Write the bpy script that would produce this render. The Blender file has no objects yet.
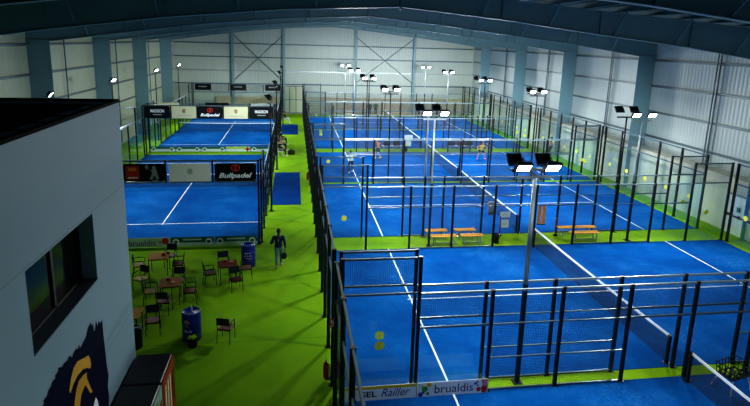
import bpy, bmesh, math, random
from mathutils import Vector, Matrix, Euler
random.seed(7)
sc = bpy.context.scene
sc.view_settings.view_transform = 'Standard'; sc.view_settings.look = 'Medium High Contrast'; sc.view_settings.exposure = -0.12
sc.cycles.transparent_max_bounces = 64; sc.cycles.max_bounces = 8; sc.cycles.diffuse_bounces = 4
COL = sc.collection
PI = math.pi

# ------------------------------------------------------------------ materials
def srgb(h):
    h = h.lstrip('#')
    c = [int(h[i:i+2], 16) / 255 for i in (0, 2, 4)]
    return tuple((x / 12.92 if x <= .04045 else ((x + .055) / 1.055) ** 2.4) for x in c) + (1,)

_M = {}
def nt(name):
    m = bpy.data.materials.new(name); m.use_nodes = True
    t = m.node_tree; t.nodes.clear()
    out = t.nodes.new('ShaderNodeOutputMaterial')
    return m, t, out
def N(t, typ, **kw):
    n = t.nodes.new(typ)
    for k, v in kw.items(): setattr(n, k, v)
    return n
def math_node(t, op, a, b=None, c=None):
    n = N(t, 'ShaderNodeMath', operation=op)
    for i, v in enumerate((a, b, c)):
        if v is None: continue
        if isinstance(v, (int, float)): n.inputs[i].default_value = v
        else: t.links.new(v, n.inputs[i])
    return n.outputs[0]
def mix_col(t, fac, a, b):
    n = N(t, 'ShaderNodeMix', data_type='RGBA')
    for i, v in ((0, fac), (6, a), (7, b)):
        if isinstance(v, (int, float)): n.inputs[i].default_value = v
        elif isinstance(v, tuple): n.inputs[i].default_value = v
        else: t.links.new(v, n.inputs[i])
    return n.outputs[2]
def coords(t):
    tc = N(t, 'ShaderNodeTexCoord'); s = N(t, 'ShaderNodeSeparateXYZ')
    t.links.new(tc.outputs['Object'], s.inputs[0])
    return tc.outputs['Object'], s.outputs[0], s.outputs[1], s.outputs[2]
def noise(t, co, scale, detail=3, rough=.6):
    n = N(t, 'ShaderNodeTexNoise'); n.inputs['Scale'].default_value = scale
    n.inputs['Detail'].default_value = detail; n.inputs['Roughness'].default_value = rough
    t.links.new(co, n.inputs['Vector']); return n.outputs['Fac']
def ramp(t, fac, lo, hi):
    n = N(t, 'ShaderNodeMapRange'); t.links.new(fac, n.inputs[0])
    n.inputs[1].default_value = lo; n.inputs[2].default_value = hi
    return n.outputs[0]

def mat(name, col, rough=.6, metal=0, var=.12, scale=6, spec=.4, emit=None, es=1.0):
    """painted / plastic / metal surface with a light procedural mottling"""
    if name in _M: return _M[name]
    m, t, out = nt(name)
    b = N(t, 'ShaderNodeBsdfPrincipled')
    c = srgb(col) if isinstance(col, str) else col
    co, x, y, z = coords(t)
    f = noise(t, co, scale)
    dark = tuple(v * (1 - var) for v in c[:3]) + (1,)
    lite = tuple(min(1, v * (1 + var)) for v in c[:3]) + (1,)
    t.links.new(mix_col(t, f, dark, lite), b.inputs['Base Color'])
    b.inputs['Roughness'].default_value = rough; b.inputs['Metallic'].default_value = metal
    b.inputs['Specular IOR Level'].default_value = spec
    if emit:
        b.inputs['Emission Color'].default_value = srgb(emit); b.inputs['Emission Strength'].default_value = es
    t.links.new(b.outputs[0], out.inputs[0]); _M[name] = m
    return m

def mat_turf():
    m, t, out = nt('artificial_turf'); b = N(t, 'ShaderNodeBsdfPrincipled')
    co, x, y, z = coords(t)
    f1 = noise(t, co, .35, 4); f2 = noise(t, co, 30, 2)
    seam = math_node(t, 'LESS_THAN', math_node(t, 'FRACT', math_node(t, 'MULTIPLY', y, .25)), .012)
    a = mix_col(t, ramp(t, f1, .35, .65), (.19, .40, .004, 1), (.285, .52, .006, 1))
    a = mix_col(t, math_node(t, 'MULTIPLY', f2, .5), a, (.07, .2, .003, 1))
    a = mix_col(t, math_node(t, 'MULTIPLY', seam, .35), a, (.05, .15, .003, 1))
    t.links.new(a, b.inputs['Base Color']); b.inputs['Roughness'].default_value = .95
    b.inputs['Specular IOR Level'].default_value = .1
    t.links.new(b.outputs[0], out.inputs[0]); return m

def mat_court():
    m, t, out = nt('blue_court_carpet'); b = N(t, 'ShaderNodeBsdfPrincipled')
    co, x, y, z = coords(t)
    big = noise(t, co, .45, 5, .65); fine = noise(t, co, 9, 4, .75)
    base = mix_col(t, ramp(t, big, .3, .7), (.0003, .050, .235, 1), (.001, .104, .37, 1))
    sand = math_node(t, 'MULTIPLY', ramp(t, fine, .5, .74), ramp(t, big, .48, .74))
    base = mix_col(t, math_node(t, 'MULTIPLY', sand, .55), base, (.15, .38, .72, 1))
    t.links.new(base, b.inputs['Base Color']); b.inputs['Roughness'].default_value = .95
    b.inputs['Specular IOR Level'].default_value = .03
    t.links.new(b.outputs[0], out.inputs[0]); return m

def mat_mesh(cell=.05, wire=.005):
    """welded wire mesh: wires opaque, holes clear (local X-Z plane)"""
    m, t, out = nt('welded_wire_mesh')
    co, x, y, z = coords(t)
    w = wire / cell
    lx = math_node(t, 'LESS_THAN', math_node(t, 'FRACT', math_node(t, 'DIVIDE', x, cell)), w)
    lz = math_node(t, 'LESS_THAN', math_node(t, 'FRACT', math_node(t, 'DIVIDE', z, cell)), w)
    f = math_node(t, 'MAXIMUM', lx, lz)
    b = N(t, 'ShaderNodeBsdfPrincipled'); b.inputs['Base Color'].default_value = srgb('#48545e')
    b.inputs['Metallic'].default_value = .3; b.inputs['Roughness'].default_value = .5
    tr = N(t, 'ShaderNodeBsdfTransparent'); mx = N(t, 'ShaderNodeMixShader')
    t.links.new(f, mx.inputs[0]); t.links.new(tr.outputs[0], mx.inputs[1]); t.links.new(b.outputs[0], mx.inputs[2])
    t.links.new(mx.outputs[0], out.inputs[0]); return m

def mat_net():
    m, t, out = nt('knotted_net')
    co, x, y, z = coords(t)
    lx = math_node(t, 'LESS_THAN', math_node(t, 'FRACT', math_node(t, 'DIVIDE', y, .04)), .26)
    lz = math_node(t, 'LESS_THAN', math_node(t, 'FRACT', math_node(t, 'DIVIDE', z, .04)), .26)
    f = math_node(t, 'MAXIMUM', lx, lz)
    b = N(t, 'ShaderNodeBsdfPrincipled'); b.inputs['Base Color'].default_value = srgb('#0a1420'); b.inputs['Roughness'].default_value = .9
    tr = N(t, 'ShaderNodeBsdfTransparent'); mx = N(t, 'ShaderNodeMixShader')
    t.links.new(f, mx.inputs[0]); t.links.new(tr.outputs[0], mx.inputs[1]); t.links.new(b.outputs[0], mx.inputs[2])
    t.links.new(mx.outputs[0], out.inputs[0]); return m

def mat_glass():
    m, t, out = nt('tempered_glass')
    fr = N(t, 'ShaderNodeFresnel'); fr.inputs[0].default_value = 1.45
    gl = N(t, 'ShaderNodeBsdfGlossy'); gl.inputs['Roughness'].default_value = .06
    gl.inputs['Color'].default_value = (.85, .95, .95, 1)
    tr = N(t, 'ShaderNodeBsdfTransparent'); tr.inputs[0].default_value = (.95, .985, .98, 1)
    co, x, y, z = coords(t)
    f = math_node(t, 'MULTIPLY', fr.outputs[0], math_node(t, 'MULTIPLY_ADD', noise(t, co, .7), .2, .14))
    mx = N(t, 'ShaderNodeMixShader')
    t.links.new(f, mx.inputs[0]); t.links.new(tr.outputs[0], mx.inputs[1]); t.links.new(gl.outputs[0], mx.inputs[2])
    t.links.new(mx.outputs[0], out.inputs[0]); return m

def mat_cladding(name, col, axis, pitch=.28, depth=.10):
    """pressed sheet cladding: vertical ribs across AXIS, panel joints, stains"""
    m, t, out = nt(name); b = N(t, 'ShaderNodeBsdfPrincipled')
    co, x, y, z = coords(t); u = x if axis == 'x' else y
    s = math_node(t, 'SINE', math_node(t, 'MULTIPLY', u, 2 * PI / pitch))
    joint = math_node(t, 'LESS_THAN', math_node(t, 'FRACT', math_node(t, 'DIVIDE', u, 1.12)), .03)
    c = srgb(col); d = tuple(v * (1 - depth) for v in c[:3]) + (1,)
    f = ramp(t, s, -.4, .9)
    base = mix_col(t, f, d, c)
    base = mix_col(t, math_node(t, 'MULTIPLY', joint, .35), base, tuple(v * .55 for v in c[:3]) + (1,))
    base = mix_col(t, math_node(t, 'MULTIPLY', noise(t, co, .5, 5), .28), base, tuple(v * .62 for v in c[:3]) + (1,))
    t.links.new(base, b.inputs['Base Color']); b.inputs['Roughness'].default_value = .5
    b.inputs['Specular IOR Level'].default_value = .35
    bp = N(t, 'ShaderNodeBump'); bp.inputs['Strength'].default_value = .25; bp.inputs['Distance'].default_value = .02
    t.links.new(s, bp.inputs['Height']); t.links.new(bp.outputs[0], b.inputs['Normal'])
    t.links.new(b.outputs[0], out.inputs[0]); return m

def mat_plaster(name, col, joints=()):
    m, t, out = nt(name); b = N(t, 'ShaderNodeBsdfPrincipled')
    co, x, y, z = coords(t); c = srgb(col)
    base = mix_col(t, noise(t, co, .8, 5), tuple(v * .88 for v in c[:3]) + (1,), c)
    for zj in joints:
        near = math_node(t, 'LESS_THAN', math_node(t, 'ABSOLUTE', math_node(t, 'SUBTRACT', z, zj)), .012)
        base = mix_col(t, math_node(t, 'MULTIPLY', near, .45), base, tuple(v * .45 for v in c[:3]) + (1,))
    t.links.new(base, b.inputs['Base Color']); b.inputs['Roughness'].default_value = .7
    b.inputs['Specular IOR Level'].default_value = .25
    t.links.new(b.outputs[0], out.inputs[0]); return m

def mat_emit(name, col, s):
    m, t, out = nt(name); e = N(t, 'ShaderNodeEmission')
    e.inputs[0].default_value = srgb(col); e.inputs[1].default_value = s
    t.links.new(e.outputs[0], out.inputs[0]); return m

TURF = mat_turf(); COURT = mat_court(); MESH = mat_mesh(); NET = mat_net(); GLASS = mat_glass()
LINE = mat('line_white', '#e8eef4', .8, var=.05)
BLACK = mat('powder_coat_black', '#12171d', .45, .2, .1)
STEELBLUE = mat('powder_coat_blue_grey', '#56707e', .35, .35, .1)
STEEL = mat('galvanized_steel', '#98a4aa', .4, .5, .1)
FRAME = mat('primer_blue_steel', '#6d909c', .5, .1, .08, 2)
GIRT = mat('girt_grey', '#5d7078', .5, .2)
ROOF = mat_cladding('roof_deck', '#5f8794', 'y', .25, .35)
WALLR = mat_cladding('wall_cladding_right', '#b9c8c8', 'y', .28, .08)
WALLL = mat_cladding('wall_cladding_left', '#b6bea6', 'y', .28, .08)
WALLB = mat_cladding('wall_cladding_back', '#b6c2bd', 'x', .28, .08)
PLINTH = mat_cladding('plinth_panels', '#d6d6c0', 'y', 1.2, .06)
PLINTHB = mat_cladding('plinth_panels_back', '#b5ab90', 'x', 1.2, .06)
LAMPOFF = mat('lamp_glass_off', '#20262c', .2, 0)
LAMP = mat_emit('lamp_lens_glow', '#eef6ff', 16)
DARKGLASS = mat('window_dark_glass', '#080c0e', .12, 0, .1, spec=.35)

# ------------------------------------------------------------------ mesh helpers
class MB:
    def __init__(s): s.v = []; s.f = []; s.mi = []; s.sm = []; s.cur = 0
    def add(s, vs, fs, smooth=False):
        b = len(s.v); s.v += [tuple(x) for x in vs]
        for f in fs: s.f.append([b + i for i in f]); s.mi.append(s.cur); s.sm.append(smooth)
        return s
    def box(s, c, d, rot=None):
        hx, hy, hz = d[0] / 2, d[1] / 2, d[2] / 2
        vs = [Vector((x, y, z)) for x in (-hx, hx) for y in (-hy, hy) for z in (-hz, hz)]
        if rot: R = Euler(rot).to_matrix(); vs = [R @ v for v in vs]
        return s.add([v + Vector(c) for v in vs], [(0, 1, 3, 2), (4, 6, 7, 5), (0, 4, 5, 1), (2, 3, 7, 6), (0, 2, 6, 4), (1, 5, 7, 3)])
    def bevbox(s, c, d, r=.02):
        """box with chamfered vertical edges and top"""
        hx, hy = d[0] / 2, d[1] / 2; z0 = c[2] - d[2] / 2; z1 = c[2] + d[2] / 2
        def ring(ix, z): return [(c[0] + sx * (hx - ix) , c[1] + sy * (hy - ix), z) for sx, sy in ()]
        def oct_(k, z):
            a, b = hx - k, hy - k
            return [(c[0] + x, c[1] + y, z) for x, y in ((a, b - r), (a - r, b), (-a + r, b), (-a, b - r), (-a, -b + r), (-a + r, -b), (a - r, -b), (a, -b + r))]
        rs = [oct_(r * .6, z0), oct_(0, z0 + r * .6), oct_(0, z1 - r * .6), oct_(r * .6, z1)]
        return s.loft(rs)
    def loft(s, rings, cap=True, smooth=False, closed=True):
        n = len(rings[0]); vs = [p for r in rings for p in r]; fs = []
        for i in range(len(rings) - 1):
            for j in range(n if closed else n - 1):
                fs.append((i * n + j, i * n + (j + 1) % n, (i + 1) * n + (j + 1) % n, (i + 1) * n + j))
        if cap: fs.append(tuple(range(n - 1, -1, -1))); fs.append(tuple((len(rings) - 1) * n + j for j in range(n)))
        return s.add(vs, fs, smooth)
    def bar(s, a, b, w, h=None):
        a, b = Vector(a), Vector(b); h = h or w; d = (b - a).normalized()
        up = Vector((0, 0, 1)) if abs(d.z) < .95 else Vector((0, 1, 0))
        x = d.cross(up).normalized(); y = x.cross(d)
        r = lambda p: [p + x * (w / 2) * i + y * (h / 2) * j for i, j in ((1, 1), (-1, 1), (-1, -1), (1, -1))]
        return s.loft([r(a), r(b)])
    def tube(s, pts, r, n=8, cap=True):
        pts = [Vector(p) for p in pts]; R = r if isinstance(r, (list, tuple)) else [r] * len(pts)
        rings = []; x = None
        for i, p in enumerate(pts):
            d = (pts[min(i + 1, len(pts) - 1)] - pts[max(i - 1, 0)]).normalized()
            if x is None: x = d.cross(Vector((0, 0, 1)) if abs(d.z) < .9 else Vector((1, 0, 0)))
            x = (x - d * x.dot(d)).normalized(); y = d.cross(x)
            rings.append([p + (x * math.cos(2 * PI * k / n) + y * math.sin(2 * PI * k / n)) * R[i] for k in range(n)])
        return s.loft(rings, cap, True)
    def lathe(s, prof, n=20, c=(0, 0, 0)):
        rings = [[(c[0] + r * math.cos(2 * PI * k / n), c[1] + r * math.sin(2 * PI * k / n), c[2] + z) for k in range(n)] for r, z in prof]
        return s.loft(rings, True, True)
    def ell(s, c, r, rot=None, n=12, m=8):
        R = Euler(rot).to_matrix() if rot else Matrix.Identity(3)
        rings = []
        for i in range(m + 1):
            a = -PI / 2 + PI * i / m; rr = max(math.cos(a), .02)
            rings.append([Vector(c) + R @ Vector((r[0] * rr * math.cos(2 * PI * k / n), r[1] * rr * math.sin(2 * PI * k / n), r[2] * math.sin(a))) for k in range(n)])
        return s.loft(rings, True, True)
    def caps(s, p0, p1, r0, r1, n=10):
        """tapered capsule"""
        p0, p1 = Vector(p0), Vector(p1); d = (p1 - p0).normalized()
        up = Vector((0, 0, 1)) if abs(d.z) < .9 else Vector((0, 1, 0))
        x = d.cross(up).normalized(); y = x.cross(d); rings = []
        for a in (-80, -45, 0): a = math.radians(a); rings.append((p0 + d * r0 * math.sin(a), r0 * math.cos(a)))
        for a in (0, 45, 80): a = math.radians(a); rings.append((p1 + d * r1 * math.sin(a), r1 * math.cos(a)))
        return s.loft([[p + (x * math.cos(2 * PI * k / n) + y * math.sin(2 * PI * k / n)) * r for k in range(n)] for p, r in rings], True, True)
    def quad(s, a, b, c, d): return s.add([a, b, c, d], [(0, 1, 2, 3)])
    def poly(s, pts): return s.add(pts, [tuple(range(len(pts)))])
    def mesh(s, name, mats):
        me = bpy.data.meshes.new(name); me.from_pydata(s.v, [], s.f)
        for m in (mats if isinstance(mats, (list, tuple)) else [mats]): me.materials.append(m)
        me.polygons.foreach_set('material_index', s.mi); me.polygons.foreach_set('use_smooth', s.sm)
        bm = bmesh.new(); bm.from_mesh(me); bmesh.ops.recalc_face_normals(bm, faces=bm.faces); bm.to_mesh(me); bm.free()
        me.update(); return me
    def build(s, name, mats, parent=None, loc=(0, 0, 0), rot=(0, 0, 0)):
        return put(name, s.mesh(name, mats), parent, loc, rot)

def put(name, me, parent=None, loc=(0, 0, 0), rot=(0, 0, 0)):
    o = bpy.data.objects.new(name, me); COL.objects.link(o)
    o.location = loc; o.rotation_euler = rot
    if parent is not None: o.parent = parent
    return o
def tag(o, label=None, cat=None, group=None, kind=None):
    if label: o['label'] = label
    if cat: o['category'] = cat
    if group: o['group'] = group
    if kind: o['kind'] = kind
    return o
def thing(name, label, cat, loc=(0, 0, 0), rz=0, group=None):
    o = bpy.data.objects.new(name, None); COL.objects.link(o); o.empty_display_size = .2
    o.location = loc; o.rotation_euler = (0, 0, rz)
    return tag(o, label, cat, group)
def struct(name, mb, mats, label=None, parent=None):
    o = mb.build(name, mats, parent)
    if parent is None: o['kind'] = 'structure'
    if label: o['label'] = label
    return o
def dup(root, loc, rz, label, group=None):
    r = root.copy(); COL.objects.link(r); r.location = loc; r.rotation_euler = (0, 0, rz)
    r['label'] = label
    if group: r['group'] = group
    for ch in list(root.children):
        c = ch.copy(); COL.objects.link(c); c.parent = r
        for g in list(ch.children):
            d = g.copy(); COL.objects.link(d); d.parent = c
    return r
_cache = {}
def cached(key, fn):
    if key not in _cache: _cache[key] = fn()
    return _cache[key]

def lettering(body, w, h, mat_, parent, loc, rot=(PI / 2, 0, 0), shear=0, bold=0, name='lettering', align='C'):
    """flat lettering fitted to w x h, centred on loc"""
    cu = bpy.data.curves.new(name, 'FONT'); cu.body = body; cu.shear = shear; cu.offset = bold; cu.fill_mode = 'FRONT'
    cu.resolution_u = 3
    tmp = bpy.data.objects.new('tmp', cu); COL.objects.link(tmp)
    dg = bpy.context.evaluated_depsgraph_get()
    me = bpy.data.meshes.new_from_object(tmp.evaluated_get(dg)); bpy.data.objects.remove(tmp)
    xs = [v.co.x for v in me.vertices]; ys = [v.co.y for v in me.vertices]
    x0, x1, y0, y1 = min(xs), max(xs), min(ys), max(ys)
    for v in me.vertices:
        v.co.x = ((v.co.x - x0) / (x1 - x0) - .5) * w; v.co.y = ((v.co.y - y0) / (y1 - y0) - .5) * h; v.co.z = 0
    me.materials.clear(); me.materials.append(mat_); me.name = name
    return put(name, me, parent, loc, rot)

# ------------------------------------------------------------------ camera
F_PX, PITCH, YAW, ROLL, CAMH, YC = 544.4435, .2062, .1501, .0284, 9.4055, 154.541
fw = Vector((math.sin(YAW) * math.cos(PITCH), math.cos(YAW) * math.cos(PITCH), -math.sin(PITCH)))
rt = Vector((math.cos(YAW), -math.sin(YAW), 0)); up = rt.cross(fw)
r2 = rt * math.cos(ROLL) + up * math.sin(ROLL); u2 = -rt * math.sin(ROLL) + up * math.cos(ROLL)
cd = bpy.data.cameras.new('camera'); cam = bpy.data.objects.new('camera', cd); COL.objects.link(cam)
cam.matrix_world = Matrix(((r2.x, u2.x, -fw.x, 0), (r2.y, u2.y, -fw.y, 0), (r2.z, u2.z, -fw.z, CAMH), (0, 0, 0, 1)))
cd.sensor_width = 36; cd.lens = F_PX / 750 * 36; cd.shift_y = -(203 - YC) / 750; cd.clip_end = 300
sc.camera = cam

# ------------------------------------------------------------------ hall shell
XL, XR, YB, YF, CX = -14.8, 23.65, 71.0, -7.0, 4.45
mb = MB(); mb.box(((XL + XR) / 2, (YB + YF) / 2, -.1), (XR - XL + .4, YB - YF + .4, .2))
struct('floor', mb, TURF, 'bright green artificial turf floor of the padel hall')
mb = MB(); mb.box(((XL + XR) / 2, 70.25, .006), (XR - XL, 1.5, .012))
struct('floor_concrete', mb, mat('concrete', '#b3ad98', .8), 'pale concrete strip of floor along the far wall')
def roof_z(x): return 11.85 - .068 * abs(x - CX)
mb = MB(); mb.box((XR + .1, (YB + YF) / 2, 5.3), (.2, YB - YF, 10.6)); wr = struct('wall_right', mb, WALLR, 'grey ribbed sheet wall on the right of the hall')
mb = MB(); mb.box((XL - .1, (YB + YF) / 2, 5.3), (.2, YB - YF, 10.6)); wl = struct('wall_left', mb, WALLL, 'greenish grey ribbed sheet wall on the left of the hall')
def gable(y, name, m, lab):
    mb = MB(); pts = [(XL, 0), (XR, 0), (XR, roof_z(XR)), (CX, roof_z(CX)), (XL, roof_z(XL))]
    mb.loft([[(x, y, z) for x, z in pts], [(x, y + .2, z) for x, z in pts]])
    return struct(name, mb, m, lab)
wb = gable(YB, 'wall_back', WALLB, 'pale ribbed gable wall at the far end of the hall')
wf = gable(YF - .2, 'wall_front', mat('front_wall_dark', '#3c4a52'), None)
mb = MB(); mb.box((XR - .48, (YB + YF) / 2, 1.45), (.92, YB - YF, 2.9)); struct('trim_1', mb, PLINTH, 'cream low wall along the foot of the right wall')
mb = MB(); mb.box(((XL + XR) / 2 + 2, YB - .15, 1.0), (XR - XL - 6, .3, 2.0)); struct('trim_2', mb, PLINTHB, 'beige low wall along the foot of the far wall')
# ceiling deck + purlins
mb = MB()
pts = [(XL - .2, roof_z(XL)), (CX, roof_z(CX)), (XR + .2, roof_z(XR))]
top = [(x, z + .12) for x, z in pts][::-1]
ring = pts + top
mb.loft([[(x, YF, z) for x, z in ring], [(x, YB + .2, z) for x, z in ring]])
ceil = struct('ceiling', mb, ROOF, 'dark blue-grey corrugated metal roof deck')
PUR = mat('purlin_steel', '#4d717f', .5, .2)
k = 0
for sgn in (-1, 1):
    for i in range(12):
        x = CX + sgn * (.45 + i * 1.55); z = roof_z(x) - .13
        m = MB(); m.box((0, 0, 0), (.05, YB - YF - .4, .24)); m.box((.04 * sgn, 0, .11), (.09, YB - YF - .4, .02)); m.box((-.04 * sgn, 0, -.11), (.09, YB - YF - .4, .02))
        m.build('purlin', PUR, ceil, (x, (YB + YF) / 2, z))
# portal frames
BOT = [(-13.4, 8.9), (-9.4, 9.5), (-5.0, 10.1), (-.5, 10.55), (CX, 10.82), (8.9, 10.45), (13.5, 9.95), (18, 9.5), (22.45, 8.9)]
def portal(y, label):
    t = thing('portal_frame', label, 'steel frame', (0, y, 0)); t['kind'] = 'structure'; del t['category']
    topz = lambda x: roof_z(x) - .27
    for side in (0, 1):                                   # two rafters
        pts = BOT[:5] if side == 0 else BOT[4:]
        m = MB(); lo = [(x, z) for x, z in pts]; hi = [(x, topz(x)) for x, z in pts]
        if side == 0: lo = [(XL + .03, 8.9)] + lo; hi = [(XL + .03, topz(XL))] + hi
        else: lo = lo + [(XR - .03, 8.9)]; hi = hi + [(XR - .03, topz(XR))]
        for i in range(len(lo) - 1):
            q = [lo[i], lo[i + 1], hi[i + 1], hi[i]]
            m.loft([[(x, -.02, z) for x, z in q], [(x, .02, z) for x, z in q]])
            for A, B in ((lo[i], lo[i + 1]), (hi[i], hi[i + 1])): m.bar((A[0], 0, A[1]), (B[0], 0, B[1]), .3, .03)
        for x, z in pts[1:-1]:                            # stiffeners and splice plates
            m.box((x, 0, (z + topz(x)) / 2), (.03, .26, topz(x) - z))
        m.build('rafter', FRAME, t)
    e = MB(); e.box((CX, 0, (10.7 + topz(CX)) / 2), (.09, .34, topz(CX) - 10.7)); e.build('splice_plate', FRAME, t)
    for s, xw in ((1, XL + .03), (-1, XR - .03)):         # two tapered columns
        m = MB(); xt, xb = xw + s * 1.02, xw + s * 1.0
        q = [(xw, 0), (xb, 0), (xt, 8.95), (xw, 8.95)]
        m.loft([[(x, -.02, z) for x, z in q], [(x, .02, z) for x, z in q]])
        m.bar((xb, 0, 0), (xt, 0, 8.95), .34, .03); m.bar((xw, 0, 0), (xw, 0, 9.8), .34, .03)
        m.box((xw + s * .55, 0, 8.93), (1.1, .3, .03)); m.box((xw + s * .4, 0, .015), (1.0, .5, .03))
        m.build('column', FRAME, t)
    b = MB()
    for sgn in (-1, 1):                                   # fly braces from the bottom flange up to the purlins
        for i in (2, 4, 6, 8, 10):
            x = CX + sgn * (.45 + i * 1.55)
            zb = next(a[1] + (bb[1] - a[1]) * (x - a[0]) / (bb[0] - a[0]) for a, bb in zip([(XL, 8.9)] + BOT, BOT + [(XR, 8.9)]) if a[0] <= x <= bb[0])
            for dy in (-1,): b.bar((x, dy * .05, zb + .06), (x, dy * 1.0, roof_z(x) - .2), .06)
    b.build('fly_brace', FRAME, t)
    return t
for y, w in ((2.8, 'over the photographer'), (13.0, 'over the nearest court'), (23.3, 'second from the camera'), (33.5, 'third from the camera'), (43.8, 'fourth from the camera'), (54.0, 'fifth from the camera'), (64.5, 'last before the far wall')):
    portal(y, 'blue-grey steel portal frame spanning the hall, ' + w)
# girts, mid-bay posts, far-wall posts and bracing (fixed to their walls)
for z in (3.7, 5.35, 7.03, 8.7):
    m = MB(); m.box((0, 0, 0), (.12, YB - YF - .4, .05)); m.box((.05, 0, -.06), (.02, YB - YF - .4, .13)); m.build('girt', GIRT, wr, (XR - .07, (YB + YF) / 2, z))
    m = MB(); m.box((0, 0, 0), (.12, YB - YF - .4, .05)); m.box((-.05, 0, -.06), (.02, YB - YF - .4, .13)); m.build('girt', GIRT, wl, (XL + .07, (YB + YF) / 2, z))
    m = MB(); m.box((0, 0, 0), (XR - XL - .3, .12, .05)); m.box((0, .05, -.06), (XR - XL - .3, .02, .13)); m.build('girt', GIRT if z != 5.35 else STEEL, wb, ((XL + XR) / 2, YB - .08, z - .05))  # one far-wall girt in paler steel: light on its top put into the colour
for y in (17.6, 27.7, 38.2, 48.6, 59):
    m = MB(); m.box((0, -.1, 0), (.07, .06, 7.2)); m.box((0, .12, 0), (.07, .06, 7.2)); m.build('mid_bay_post', GIRT, wr, (XR - .17, y, 6.5))  # slim secondary posts between the frames
    m = MB(); m.box((0, 0, 0), (.07, .07, 9.8)); m.build('mid_bay_post', GIRT, wl, (XL + .17, y, 5.0))
for x in (-7.6, -1.3, 7.85, 15.5):
    m = MB(); h = roof_z(x) - .3
    m.box((0, 0, h / 2), (.03, .3, h)); m.box((0, -.15, h / 2), (.3, .03, h)); m.box((0, .14, h / 2), (.3, .03, h)); m.build('wind_post', FRAME, wb, (x, YB - .33, 0))
for x0, x1 in ((-7.6, -1.3), (7.85, 15.5)):
    for a, b in (((x0, 3.9), (x1, 9.8)), ((x0, 9.8), (x1, 3.9))):
        m = MB(); m.tube([(a[0], YB - .2, a[1]), (b[0], YB - .2, b[1])], .035, 6); m.build('tie_rod', GIRT, wb)
# far door beside the corridor
m = MB(); m.box((0, 0, 1.7), (2.5, .06, 3.4))
d1 = struct('door_1', m, mat('door_cream', '#bcc3ac', .5), 'tall pale sliding door in the far wall at the end of the green corridor'); d1.location = (-.2, YB - .42, 0)
m = MB()
for x in (-1.27, -.42, .42, 1.27): m.box((x, -.04, 1.7), (.07, .05, 3.4))
for z in (.03, 1.7, 3.4): m.box((0, -.04, z), (2.6, .05, .07))
m.build('door_frame', GIRT, d1)
# emergency door in the right wall
EXX = XR - .97
m = MB(); m.box((0, 0, 1.03), (.06, 1.75, 2.06))
d2 = struct('door_2', m, mat('door_white', '#eef4f2', .4), 'white emergency exit double door in the right wall'); d2.location = (EXX, 23.75, 0)
m = MB()
for y in (-.92, .92): m.box((-.03, y, 1.06), (.1, .09, 2.12))
m.box((-.03, 0, 2.1), (.1, 1.9, .09)); m.build('door_frame', mat('door_frame_grey', '#8d9a9c'), d2)
m = MB(); m.bar((-.12, -.75, 1.0), (-.12, .75, 1.0), .05, .07)
for y in (-.72, 0, .72): m.box((-.07, y, 1.0), (.1, .09, .14))
m.build('panic_bar', mat('panic_bar_red', '#5a2226', .4), d2)
m = MB(); m.box((-.04, .12, 1.38), (.012, .3, .3)); pl = m.build('notice', mat('notice_green', '#93c7bd'), d2)
m = MB(); m.box((-.05, .18, 1.36), (.006, .05, .16)); m.ell((-.05, .18, 1.47), (.006, .03, .03)); m.box((-.05, .06, 1.38), (.006, .08, .2)); m.build('pictogram', BLACK, pl)
es = thing('exit_sign', 'small green exit sign high on the right wall above the white door', 'sign', (EXX - .02, 23.8, 3.85))
es.location = (XR - .2, 24.3, 3.78)
m = MB(); m.box((0, 0, 0), (.05, .5, .22)); m.build('housing', mat('exit_green', '#1d8f58', .4), es)
m = MB(); m.box((-.03, .12, -.02), (.006, .1, .09)); m.add([(-.03, .0, -.06), (-.03, .0, .06), (-.03, -.16, 0)], [(0, 1, 2)]); m.build('pictogram', LINE, es)

# ------------------------------------------------------------------ padel courts on the right: 20 m across, 10 m deep
CXS = [1.2 + 2.017 * i for i in range(11)]           # post positions across
X0, X1 = CXS[0], CXS[-1]; NETX = (X0 + X1) / 2 - .05
Y0S = [2.85, 13.33, 25.0, 35.42, 47.05, 57.5]        # near edge of each court
ORD = ['nearest', 'second', 'third', 'fourth', 'fifth', 'farthest']
LW = .03
for i, y0 in enumerate(Y0S):
    m = MB(); m.box((10.085, 5, .006), (20.17, 10, .012)); m.cur = 1
    def strip(xa, xb, ya, yb): m.quad((xa, ya, .0155), (xb, ya, .0155), (xb, yb, .0155), (xa, yb, .0155))
    for xs in (3.08, 17.09): strip(xs - LW, xs + LW, 0, 10)
    strip(2.95, 17.2, 5 - LW, 5 + LW)
    o = struct('court_floor', m, [COURT, LINE], f'blue padel court carpet with white lines, {ORD[i]} of the six courts on the right')
    o.location = (X0, y0, 0)
for y0, lab in ((24.5, 'nearer of the two courts on the left'), (45.75, 'farther of the two courts on the left')):
    m = MB(); m.box((5, 10, .006), (10, 20, .012)); m.cur = 1
    for ys in (3.05, 16.95): strip(0, 10, ys - LW, ys + LW)
    strip(5 - LW, 5 + LW, 2.9, 17.1)
    o = struct('court_floor', m, [COURT, LINE], 'blue padel court carpet with white lines, ' + lab); o.location = (-11.62, y0, 0)

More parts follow.
